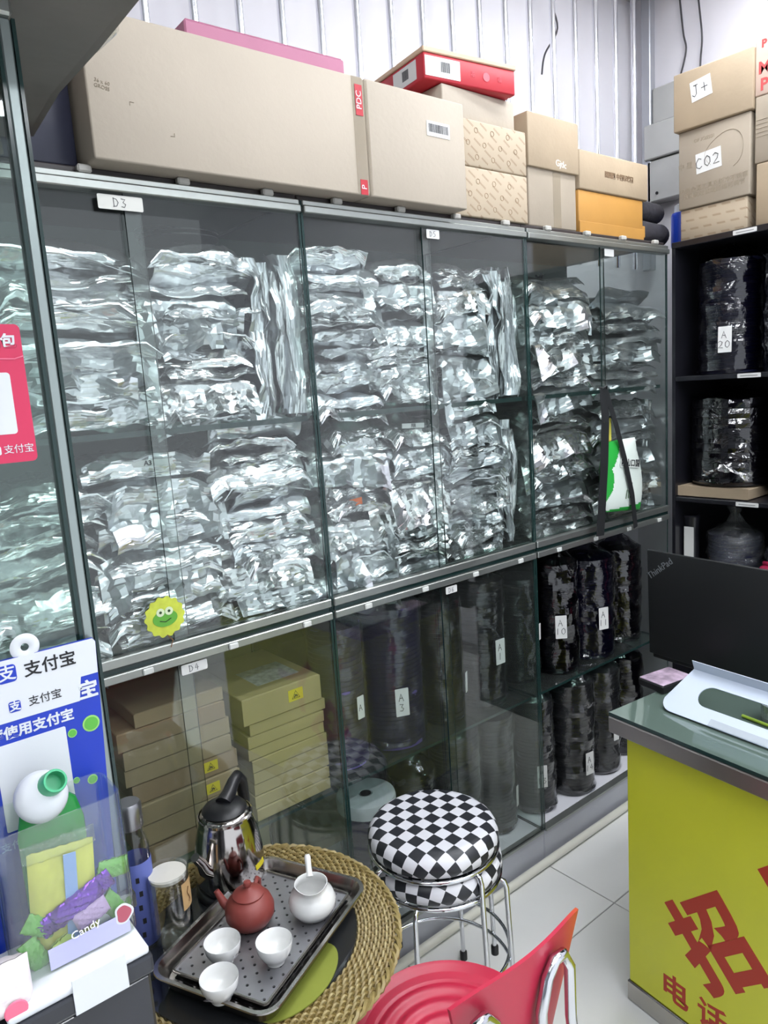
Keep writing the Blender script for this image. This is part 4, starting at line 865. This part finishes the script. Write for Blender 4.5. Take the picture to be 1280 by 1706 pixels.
MB().lathe([(0.17, TZ - 0.030), (0.258, TZ - 0.028), (0.260, TZ - 0.013), (0.19, TZ - 0.013)], 60).obj('under_frame', mat('dark_rattan', (96, 76, 44), 0.6, var=0.2), t, 40)
MB().lathe([(0, TZ - 0.012), (0.193, TZ - 0.012), (0.1945, TZ - 0.004), (0.193, TZ + 0.001), (0, TZ + 0.001)], 64).obj('glass_centre', mat('dark_table_glass', (40, 42, 44), 0.06, coat=0.5), t, 40)
for k in range(4):
    a = R(90*k); MB().tube([(0.20*math.cos(a), 0.20*math.sin(a), TZ - 0.03), (0.17*math.cos(a), 0.17*math.sin(a), 0.3), (0.20*math.cos(a), 0.20*math.sin(a), 0.0)], 0.013, 10).obj('leg', RAT[1], t, 60)
MB().tube([(0.172*math.cos(2*PI*k/40), 0.172*math.sin(2*PI*k/40), 0.28) for k in range(40)], 0.008, 8, closed=True).obj('stretcher_ring', RAT[1], t, 60)
# lime mat under the tray
lm = MB().prism([(0.085*math.cos(a)*(1 + 0.05*math.cos(2*a)), 0.050*math.sin(a)) for a in [2*PI*k/40 for k in range(40)]], 0, 0.002).obj('lime_mat', mat('lime_felt', (128, 136, 52), 0.6, var=0.06))
lm.location = (0.512, 0.947, TZ + 0.0012); lm.rotation_euler = (0, 0, R(18)); tag(lm, 'lime green oval mat sticking out under the tea tray', 'mat')
# ---------------------------------------------------------------- tea tray
TA = R(25.3); TW, TD = 0.329, 0.242
t = thing('tea_tray', 'stainless steel tea tray with a perforated plate', 'tray', (0.517, 1.055, TZ + 0.0035), TA)
def rr_loft(secs):
    mb = MB(); n = None; vs = []; fs = []
    for (w_, d_, r_, z_) in secs:
        p = rrect(w_, d_, r_, 6); n = len(p); vs += [(x, y, z_) for x, y in p]
    for k in range(len(secs)-1):
        for i in range(n):
            j = (i+1) % n; fs.append((k*n+i, k*n+j, (k+1)*n+j, (k+1)*n+i))
    fs.append(tuple(range(n))[::-1]); fs.append(tuple((len(secs)-1)*n + i for i in range(n)))
    mb.add(vs, fs); return mb
rr_loft([(TW-0.05, TD-0.05, 0.02, 0.0), (TW-0.034, TD-0.034, 0.026, 0.004), (TW-0.010, TD-0.010, 0.032, 0.030), (TW+0.001, TD+0.001, 0.034, 0.034), (TW, TD, 0.034, 0.0365), (TW-0.012, TD-0.012, 0.031, 0.0365), (TW-0.016, TD-0.016, 0.030, 0.033), (TW-0.036, TD-0.036, 0.024, 0.010)]).obj('tray_shell', STEEL, t, 40)
PW, PD, PZ = TW - 0.066, TD - 0.062, 0.0235
nx, ny = 20, 13
mb = MB(); cxs, cys = PW / nx, PD / ny
for i in range(nx):
    for j in range(ny):
        x0, y0 = -PW/2 + cxs*(i+0.5), -PD/2 + cys*(j+0.5)
        sq = [(1,0),(1,1),(0,1),(-1,1),(-1,0),(-1,-1),(0,-1),(1,-1)]
        hole = (i + j) % 2 == 0
        o_ = [(x0 + a*cxs/2, y0 + b*cys/2, PZ) for a, b in sq]
        if hole:
            q = [(x0 + 0.0027*math.cos(PI/4*k), y0 + 0.0027*math.sin(PI/4*k), PZ) for k in range(8)]; q2 = [(x, y, PZ - 0.003) for x, y, z in q]
            mb.add(o_ + q + q2, [(k, (k+1) % 8, 8+(k+1) % 8, 8+k) for k in range(8)] + [(8+k, 8+(k+1) % 8, 16+(k+1) % 8, 16+k) for k in range(8)])
        else: mb.add(o_, [tuple(range(8))])
pl = mb.obj('perforated_plate', mat('satin_steel_plate', (168, 168, 172), 0.40, 0.85, var=0.06), t)
MB().tube([(x*1.0, y*1.0, PZ + 0.001) for x, y in rrect(PW + 0.004, PD + 0.004, 0.006, 3)], 0.0028, 6, closed=True).obj('plate_rim', STEEL, pl, 60)
MB().box(-PW/2, PW/2, -PD/2, PD/2, 0.0105, 0.0115).obj('drip_pan', mat('dark_pan_steel', (40, 40, 42), 0.2, 0.6), t)  # sheet below the perforated plate in a darker steel tone
ZP = TZ + 0.0035 + PZ + 0.001
# cups
def cup(loc, lab, rz):
    t = thing('tea_cup', lab, 'cup', loc, rz, 'tea cups on the tray')
    MB().lathe([(0, 0.003), (0.0135, 0.003), (0.0135, 0.0), (0.0155, 0.0), (0.016, 0.004), (0.0225, 0.012), (0.0285, 0.024), (0.0302, 0.037), (0.0298, 0.0385), (0.0288, 0.0375), (0.0268, 0.024), (0.0205, 0.0125), (0.010, 0.0085), (0, 0.008)], 36).obj('cup_body', PORC, t, 50)
    mb = MB()
    for k in range(3): mb.tube([(0.0305*math.cos(R(a)), 0.0305*math.sin(R(a)), 0.020 + 0.003*k + 0.002*math.sin(a)) for a in range(-20 + 6*k, 22 - 5*k, 7)], 0.0005, 4)
    mb.obj('flower_sprig', mat('grey_sprig_print', (120, 116, 118), 0.5), t)
cup((0.430, 1.040, ZP), 'white tea cup with a sprig, nearest the teapot', R(-75))
cup((0.493, 0.981, ZP), 'plain white tea cup at the right of the three', R(120))
cup((0.391, 0.974, ZP), 'white tea cup at the front of the tray', R(-150))
# clay teapot
t = thing('clay_teapot', 'red-brown clay teapot on the steel tray', 'teapot', (0.507, 1.088, ZP), R(66))
CLAY = mat('red_clay', (136, 62, 56), 0.45, var=0.08, vscale=30)
MB().lathe([(0, 0), (0.024, 0.0), (0.034, 0.006), (0.0425, 0.020), (0.043, 0.032), (0.038, 0.046), (0.028, 0.055), (0.026, 0.056), (0, 0.056)], 40).obj('pot_body', CLAY, t, 60)
ld = MB().lathe([(0.027, 0.0565), (0.0275, 0.059), (0.020, 0.065), (0.008, 0.068), (0.004, 0.071), (0.0075, 0.076), (0.006, 0.081), (0, 0.082)], 32).obj('lid', CLAY, t, 60)
MB().tube([(0.036, 0, 0.024), (0.050, 0, 0.036), (0.057, 0, 0.050), (0.061, 0, 0.057)], [0.010, 0.0075, 0.0058, 0.005], 12).obj('spout', CLAY, t, 60, Matrix.Rotation(R(62), 4, 'Z'))
MB().tube([(0.036, 0, 0.046), (0.050, 0, 0.052), (0.060, 0, 0.042), (0.058, 0, 0.026), (0.040, 0, 0.014)], 0.0042, 10).obj('handle', CLAY, t, 60, Matrix.Rotation(R(-22), 4, 'Z'))
# creamer
t = thing('cream_jug', 'round white porcelain pitcher standing at the far corner of the tray', 'pitcher', (0.600, 1.030, ZP), R(-118))
def jug(rr, z_, a, k):
    lip = max(0, math.cos(a)) ** 6
    f = max(0, (z_ - 0.045) / 0.017)
    return rr * (1 + 0.38 * lip * f), z_ + 0.004 * lip * f
MB().lathe([(0, 0.0), (0.022, 0.0), (0.032, 0.006), (0.0410, 0.020), (0.0420, 0.030), (0.037, 0.043), (0.0290, 0.051), (0.0275, 0.057), (0.0295, 0.062), (0.028, 0.062), (0.0255, 0.056), (0.034, 0.042), (0.038, 0.028), (0.022, 0.006), (0, 0.005)], 44, fn=jug).obj('jug_body', PORC, t, 60)
MB().tube([(-0.026, 0, 0.055), (-0.037, 0, 0.067), (-0.048, 0, 0.080), (-0.050, 0, 0.084)], [0.0065, 0.0055, 0.006, 0.004], 10).obj('handle', PORC, t, 60)
mb = MB()
for k in range(3): mb.tube([(0.0418*math.cos(R(a)), 0.0418*math.sin(R(a)), 0.022 + 0.004*k + 0.003*math.sin(a)) for a in range(60 + 6*k, 100, 8)], 0.0006, 4)
mb.obj('flower_sprig', mat('grey_sprig_print', (120, 116, 118), 0.5), t)
# kettle
t = thing('kettle', 'shiny steel electric kettle with black lid and handle', 'kettle', (0.545, 1.235, TZ + 0.0015), 0)
KS = mat('mirror_steel', (186, 180, 176), 0.10, 1.0)
MB().lathe([(0, 0), (0.066, 0.0), (0.068, 0.004), (0.068, 0.014), (0.064, 0.018), (0, 0.018)], 40).obj('base', BLACKP, t, 50)
MB().lathe([(0.060, 0.0185), (0.064, 0.022), (0.0665, 0.040), (0.0655, 0.075), (0.060, 0.115), (0.053, 0.142), (0.0500, 0.150), (0.0495, 0.158), (0.0435, 0.163), (0.038, 0.164), (0, 0.164)], 48).obj('kettle_body', KS, t, 60)
MB().lathe([(0.050, 0.1515), (0.0525, 0.153), (0.0525, 0.158), (0.0495, 0.1595)], 40, capb=False, capt=False).obj('neck_ring', KS, t, 50)
a0 = R(35)
ld = MB().lathe([(0, 0.1645), (0.042, 0.1645), (0.043, 0.167), (0.038, 0.173), (0.022, 0.179), (0, 0.181)], 36).obj('lid', BLACKP, t, 60)
ca, sa = math.cos(a0), math.sin(a0)
MB().tube([(0.000*ca, 0.000*sa, 0.176), (0.022*ca, 0.022*sa, 0.184), (0.044*ca, 0.044*sa, 0.197), (0.060*ca, 0.060*sa, 0.200), (0.074*ca, 0.074*sa, 0.184), (0.080*ca, 0.080*sa, 0.14), (0.074*ca, 0.074*sa, 0.085), (0.064*ca, 0.064*sa, 0.062)], [0.017, 0.014, 0.012, 0.012, 0.012, 0.011, 0.010, 0.010], 12).obj('handle', BLACKP, t, 60)
ca, sa = math.cos(R(205)), math.sin(R(205))
MB().tube([(0.055*ca, 0.055*sa, 0.070), (0.072*ca, 0.072*sa, 0.085), (0.080*ca, 0.080*sa, 0.105), (0.092*ca, 0.092*sa, 0.122)], [0.016, 0.012, 0.0095, 0.0085], 14).obj('spout', KS, t, 60)
ys = MB(); ys.grid(lambda u, v: ((0.0675 - 0.012*v)*math.cos(R(-70 + 26*u)), (0.0675 - 0.012*v)*math.sin(R(-70 + 26*u)), 0.055 + 0.07*v), 8, 6); ys.obj('yellow_sticker', YELLOWST, t, 60)
# glass mug with a white lid disc
t = thing('glass_teapot', 'clear glass mug with a white strainer disc behind the tray', 'mug', (0.402, 1.178, TZ + 0.0015), 0)
MB().lathe([(0, 0.004), (0.030, 0.004), (0.0335, 0.010), (0.035, 0.03), (0.035, 0.13), (0.0365, 0.137), (0.0345, 0.137), (0.0330, 0.13), (0.033, 0.03), (0.031, 0.012), (0, 0.010)], 40).obj('glass_wall', CLEARW, t, 50)
MB().lathe([(0, 0.126), (0.0322, 0.126), (0.0322, 0.131), (0, 0.133)], 32).obj('white_disc', mat('cream_white_plastic', (226, 222, 212), 0.45), t, 50)
MB().tube([(0.035*math.cos(R(60)), 0.035*math.sin(R(60)), 0.118), (0.060*math.cos(R(60)), 0.060*math.sin(R(60)), 0.115), (0.064*math.cos(R(60)), 0.064*math.sin(R(60)), 0.07), (0.035*math.cos(R(60)), 0.035*math.sin(R(60)), 0.035)], 0.005, 10).obj('handle', CLEARW, t, 60)
mb = MB(); mb.grid(lambda u, v: (0.0355*math.cos(R(-75 + 55*u)), 0.0355*math.sin(R(-75 + 55*u)), 0.07 + 0.05*v), 9, 2); lbm = mb.obj('tan_label', mat('tan_paper', (196, 160, 112), 0.6), t, 60)
mb = MB(); mb.tube([(0.0362*math.cos(R(-52 + 4*math.sin(k))), 0.0362*math.sin(R(-52 + 4*math.sin(k))), 0.080 + 0.004*k) for k in range(8)], 0.0008, 4).obj('label_print', mat('brown_string', (120, 84, 50), 0.7), lbm)
# tall blue flask with a steel cap
t = thing('water_flask', 'slim clear flask with steel cap and blue sleeve behind the clear box', 'flask', (0.362, 1.215, TZ + 0.0015), 0)
MB().lathe([(0, 0), (0.024, 0), (0.026, 0.004), (0.026, 0.185), (0.022, 0.205), (0.019, 0.212), (0.019, 0.225)], 32, capt=False).obj('flask_body', CLEARW, t, 50)
MB().lathe([(0.0245, 0.004), (0.0268, 0.006), (0.0268, 0.16), (0.0262, 0.162)], 32, capb=False, capt=False).obj('blue_sleeve', mat('slate_blue_print', (96, 108, 178), 0.45), t, 50)
MB().lathe([(0, 0.222), (0.0215, 0.222), (0.0222, 0.226), (0.0215, 0.231), (0.0222, 0.236), (0.0215, 0.241), (0.0222, 0.262), (0.019, 0.267), (0, 0.267)], 32).obj('steel_cap', mat('brushed_cap_steel', (150, 150, 154), 0.3, 0.9), t, 50)
for k in range(5): MB().bbox(-0.003, 0.003, -0.0006, 0.0, -0.005, 0.005, 0.0002, 1).obj('dark_print', INK, t, M=Matrix.Rotation(R(-18 + 7*(k % 2)), 4, 'Z') @ Matrix.Translation((0.0, -0.0270, 0.03 + 0.026*k)))

# ---------------------------------------------------------------- checked stools
def checker_mat():
    m = bpy.data.materials.new('black_white_checked_cloth'); m.use_nodes = True; nt = m.node_tree; N = nt.nodes; L = nt.links; b = N['Principled BSDF']; b.inputs['Roughness'].default_value = 0.4
    uv = N.new('ShaderNodeUVMap'); uv.uv_map = 'arc'; ch = N.new('ShaderNodeTexChecker'); ch.inputs['Scale'].default_value = 1.0
    ch.inputs['Color1'].default_value = srgb(216, 216, 222); ch.inputs['Color2'].default_value = srgb(34, 36, 42)
    L.new(uv.outputs[0], ch.inputs['Vector']); L.new(ch.outputs[0], b.inputs['Base Color']); return m
CHK = checker_mat()
def stool(lab, loc, rz, rot):
    t = thing('checked_stool', lab, 'stool', loc, rz, 'stacked checked stools')
    prof = [(0.0, 0.462)] + [(0.15*k/12, 0.462 - 0.006*(k/12)**3) for k in range(1, 11)] + [(0.1365, 0.456), (0.148, 0.448), (0.155, 0.436), (0.1565, 0.424), (0.153, 0.412), (0.146, 0.406), (0.10, 0.405), (0.0, 0.405)]
    mb = MB(); seg = 64; mb.lathe(prof, seg)
    me = mb.mesh('seat', [CHK], 60)
    s_ = [0.0]
    for a, b_ in zip(prof, prof[1:]): s_.append(s_[-1] + math.hypot(b_[0]-a[0], b_[1]-a[1]))
    uv = me.uv_layers.new(name='arc')
    for lp in me.loops:
        vi = lp.vertex_index; k, i = divmod(vi, seg); a = 2*PI*i/seg + rot
        uv.data[lp.index].uv = (s_[k]*math.cos(a)/0.0300 + 40.5, s_[k]*math.sin(a)/0.0300 + 40.5)
    link('seat', me, t)
    ringp = lambda r_, z_, n=48: [(r_*math.cos(2*PI*k/n), r_*math.sin(2*PI*k/n), z_) for k in range(n)]
    MB().tube(ringp(0.152, 0.400), 0.0055, 8, closed=True).obj('seat_ring', CHROME, t, 60)
    for k in range(4):
        a = R(20 + 90*k); c_, q = math.cos(a), math.sin(a)
        MB().tube([(0.150*c_, 0.150*q, 0.397), (0.163*c_, 0.163*q, 0.393), (0.168*c_, 0.168*q, 0.38), (0.174*c_, 0.174*q, 0.2), (0.180*c_, 0.180*q, 0.010)], 0.0062, 10).obj('leg', CHROME, t, 60)
        MB().lathe([(0, 0), (0.010, 0), (0.010, 0.022), (0.007, 0.026), (0, 0.026)], 12, c=(0.180*c_, 0.180*q, 0)).obj('rubber_foot', BLACKP, t, 50)
    MB().tube(ringp(0.171, 0.125), 0.0045, 8, closed=True).obj('foot_ring', CHROME, t, 60)
    return t
stool('lower black and white checked stool, squashed under the other', (1.058, 1.215, 0.0), R(10), R(-16))
stool('upper black and white checked stool stacked on the other', (1.058, 1.222, 0.062), R(-24), R(60))

# ---------------------------------------------------------------- red chair
t = thing('red_chair', 'red plastic chair with ridged round seat and chrome tube frame', 'chair', (0.72, 0.82, 0))
REDP = mat('red_plastic', (186, 40, 68), 0.38, var=0.04)
prof = [(0.0, 0.428)]
for k in range(1, 60):
    r_ = 0.155*k/59; z_ = 0.428 + 0.010*(k/59)**2
    if r_ < 0.135: z_ += 0.0028*math.cos(2*PI*r_/0.030)
    prof.append((r_, z_))
prof += [(0.163, 0.446), (0.170, 0.448), (0.173, 0.444), (0.170, 0.436), (0.150, 0.426), (0.0, 0.418)]
MB().lathe(prof, 64).obj('seat', REDP, t, 60)
def backp(u, v, off):
    # u: left to right, v: bottom to top, the back leans away from the seat
    wtop = 0.076 + 0.066 * v; x = (2*u - 1) * wtop
    bow = 0.030 * (1 - (2*u - 1) ** 2)
    y = -0.130 - 0.030 * v - bow * (1 - 0.3*v) - off
    z = 0.432 + v * (0.286 - 0.012*(2*u-1)**4) if v > 0 else 0.432
    return (x, y, z)
mb = MB(); n1, n2 = 21, 15
mb.grid(lambda u, v: backp(u, v, 0.0), n1, n2); o1 = len(mb.v)
mb.grid(lambda u, v: backp(u, v, 0.006), n1, n2); mb.f[(n1-1)*(n2-1):] = [f[::-1] for f in mb.f[(n1-1)*(n2-1):]]
for j in range(n2-1):
    for i0 in (0, n1-1): a = j*n1 + i0; mb.f.append((a, a+n1, o1+a+n1, o1+a)); mb.mi.append(0)
for i in range(n1-1):
    for j0 in (0, n2-1): a = j0*n1 + i; mb.f.append((a, a+1, o1+a+1, o1+a)); mb.mi.append(0)
def back_mat():
    m = bpy.data.materials.new('red_to_orange_plastic'); m.use_nodes = True; nt = m.node_tree; N = nt.nodes; L = nt.links; b = N['Principled BSDF']; b.inputs['Roughness'].default_value = 0.38
    tc = N.new('ShaderNodeTexCoord'); sx = N.new('ShaderNodeSeparateXYZ'); L.new(tc.outputs['Object'], sx.inputs[0])
    r_ = N.new('ShaderNodeValToRGB'); r_.color_ramp.elements[0].position = 0.085; r_.color_ramp.elements[0].color = srgb(186, 40, 68); r_.color_ramp.elements[1].position = 0.155; r_.color_ramp.elements[1].color = srgb(196, 90, 40)
    L.new(sx.outputs['X'], r_.inputs[0]); L.new(r_.outputs[0], b.inputs['Base Color']); return m
mb.obj('backrest', back_mat(), t, 60)
for sx in (-1, 1):
    ox = 0.0 if sx > 0 else 0.055
    MB().tube([(sx*0.070, -0.150, 0.405), (sx*(0.030 + ox), -0.182, 0.46), (sx*(0.014 + ox), -0.192, 0.56), (sx*(0.014 + ox), -0.192, 0.62), (sx*(0.030 + ox), -0.192, 0.668), (sx*(0.048 + ox), -0.192, 0.688), (sx*(0.066 + ox), -0.193, 0.688), (sx*(0.080 + ox), -0.194, 0.66), (sx*(0.076 + ox), -0.197, 0.58), (sx*(0.086 + ox), -0.205, 0.42), (sx*0.150, -0.240, 0.012)], 0.0090, 12).obj('back_tube', CHROME, t, 60)
    MB().tube([(sx*0.070, -0.150, 0.405), (sx*0.12, -0.05, 0.412), (sx*0.125, 0.09, 0.412), (sx*0.14, 0.12, 0.39), (sx*0.155, 0.145, 0.012)], 0.0095, 12).obj('front_leg', CHROME, t, 60)
    for yy, xx in ((-0.240, 0.150), (0.145, 0.155)): MB().lathe([(0, 0), (0.013, 0), (0.013, 0.02), (0, 0.022)], 12, c=(sx*xx, yy, 0)).obj('rubber_foot', BLACKP, t, 50)
MB().tube([(-0.12, 0.0, 0.408), (0.12, 0.0, 0.408)], 0.008, 8).obj('cross_tube', CHROME, t, 60)

# ---------------------------------------------------------------- yellow desk
DR = R(-6)
t = thing('yellow_desk', 'yellow reception desk with steel edge and glass top', 'desk', (1.393, 0.960, 0), DR)
DKW, DKL = 0.52, 0.95      # depth along +x, length along -y
YEL = mat('lemon_yellow_panel', (194, 196, 44), 0.35, var=0.02)
MB().bbox(0.030, DKW, -DKL, -0.028, 0.055, 0.712, 0.003, 1).obj('yellow_panel', YEL, t)
MB().bbox(0.026, DKW, -DKL, -0.024, 0.0, 0.055, 0.003, 1).obj('kick_plate', STEEL, t)
MB().bbox(0.0, DKW, -DKL, 0.0, 0.712, 0.752, 0.003, 1).obj('steel_edge', mat('brushed_steel_edge', (150, 144, 142), 0.3, 0.95, var=0.08), t)
MB().box(0.002, DKW, -DKL, -0.002, 0.752, 0.7535).obj('rubber_seal', BLACKP, t)
mb = MB(); pane(mb, 0.002, DKW, -DKL, -0.002, 0.7535, 0.7615); mb.obj('glass_top', [mat('pale_green_top_glass', (92, 108, 100), 0.04, coat=1.0), GEDGE], t)
RL = mat('brick_red_lettering', (164, 42, 20), 0.5)
text('招', 0.205, RL, t, FX(0.0298, -0.266, 0.296), ang=43, bold=0.007); text('人', 0.205, RL, t, FX(0.0298, -0.440, 0.462), ang=43, bold=0.007)
text('电 话', 0.075, RL, t, FX(0.0298, -0.205, 0.112), bold=0.0015)
DZ = 0.7622
def on_desk(x, y): 
    v = Matrix.Rotation(DR, 4, 'Z') @ Vector((x, y, 0)); return (1.393 + v.x, 0.960 + v.y, DZ)
# laptop, its back to us
t = thing('laptop', 'open black laptop seen from the back of its lid', 'laptop', (1.745, 0.875, DZ), R(-6))
MB().bbox(0.0, 0.235, -0.195, 0.195, 0.0, 0.020, 0.004, 2).obj('base', BLACKP, t, 50)
MB().bbox(0.02, 0.20, -0.15, 0.15, 0.020, 0.0215, 0.0005, 1).obj('keyboard', COAL, t)
LM = Matrix.Translation((-0.004, 0, 0.014)) @ Matrix.Rotation(R(-1.5), 4, 'Y')
lidb = MB().bbox(-0.004, 0.004, -0.20, 0.20, 0.0, 0.292, 0.003, 2).obj('lid', mat('matt_black_lid', (20, 21, 23), 0.5), t, 50, LM)
text('ThinkPad', 0.025, mat('silver_lettering', (120, 124, 128), 0.4), lidb, frame((-0.0044, 0.160, 0.245), (0, -1, 0), (0, 0, 1)), ang=38)
MB().box(0.0041, 0.0046, -0.185, 0.185, 0.02, 0.27).obj('screen', mat('dark_screen', (12, 12, 16), 0.1), lidb)
# white folded panel with a hand hole
t = thing('folded_panel', 'white folded carrier panel with an oval hand hole on the desk', 'panel', (1.465, 0.70, DZ), R(-6))
def holed(outer, hole, z0, z1):
    bm = bmesh.new(); ed = []
    for loop in (outer, hole):
        vs = [bm.verts.new((x, y, 0)) for x, y in loop]
        for i in range(len(vs)): ed.append(bm.edges.new((vs[i], vs[(i+1) % len(vs)])))
    bmesh.ops.triangle_fill(bm, use_beauty=True, use_dissolve=False, edges=ed)
    r_ = bmesh.ops.extrude_face_region(bm, geom=bm.faces[:]); bmesh.ops.translate(bm, vec=(0, 0, z1 - z0), verts=[v for v in r_['geom'] if isinstance(v, bmesh.types.BMVert)])
    bmesh.ops.recalc_face_normals(bm, faces=bm.faces[:]); return bm
ocut = [(-0.155 + 0.03*math.cos(R(a)), 0.03 + 0.03*math.sin(R(a))) for a in range(180, 271, 15)] + [(0.16, 0.0), (0.16, 0.125), (-0.160, 0.125)]
hol = [(-0.088 + 0.027*math.cos(R(a)), 0.066 + 0.027*math.sin(R(a))) for a in range(90, 271, 15)] + [(0.055 + 0.027*math.cos(R(a)), 0.066 + 0.027*math.sin(R(a))) for a in range(-90, 91, 15)]
WP = mat('cool_white_card', (200, 210, 226), 0.45)
PM = frame((0, 0, 0.003), (0, -1, 0), (0.80, 0, 0.60))
MB().addbm(holed(ocut, hol, 0, 0.002)).obj('holed_face', WP, t, M=PM)
MB().bbox(-0.160, 0.16, 0.0, 0.026, 0.0, 0.002, 0.0005, 1).obj('top_flange', WP, t, M=frame((0.100, 0, 0.0785), (0, -1, 0), (-0.35, 0, 0.93)))
MB().bbox(-0.06, 0.075, 0.001, 0.018, 0.0022, 0.003, 0.0003, 1).obj('grey_tape', mat('grey_tape', (176, 184, 192), 0.5), t, M=PM)
t = thing('plastic_cup', 'small clear plastic cup seen through the oval hole', 'cup', (1.600, 0.680, DZ))
MB().lathe([(0, 0.002), (0.020, 0.002), (0.021, 0.0), (0.026, 0.062), (0.0275, 0.064), (0.0265, 0.064), (0.0245, 0.062), (0.0195, 0.004), (0, 0.004)], 28).obj('cup_wall', clear_mat('milky_plastic', (0.8, 0.82, 0.84), 0.06, 4, 0.1, haze=0.25), t, 50)
MB().lathe([(0, 0.0042), (0.0196, 0.0042), (0.0222, 0.036), (0, 0.036)], 24).obj('contents', mat('milky_white_plastic', (206, 210, 214), 0.35), t, 50)
p = MB().tube([(-0.07, 0.0, 0.004), (0.07, 0.0, 0.004)], 0.0038, 8).obj('green_pen', mat('yellow_green_plastic', (150, 178, 60), 0.4), None, 60); p.location = (1.555, 0.66, DZ); p.rotation_euler = (0, 0, R(80)); tag(p, 'yellow-green stick lying behind the oval hole', 'pen')
t = thing('small_case', 'small black case with a pink marbled top on the desk corner', 'case', (1.622, 0.952, DZ), R(-10))
MB().bbox(-0.055, 0.055, -0.045, 0.032, 0.0, 0.020, 0.003, 1).obj('case_body', BLACKP, t); MB().bbox(-0.053, 0.053, -0.043, 0.030, 0.020, 0.0225, 0.001, 1).obj('marbled_top', mat('pink_grey_marble', (176, 156, 174), 0.3, var=0.6, vscale=30), t)
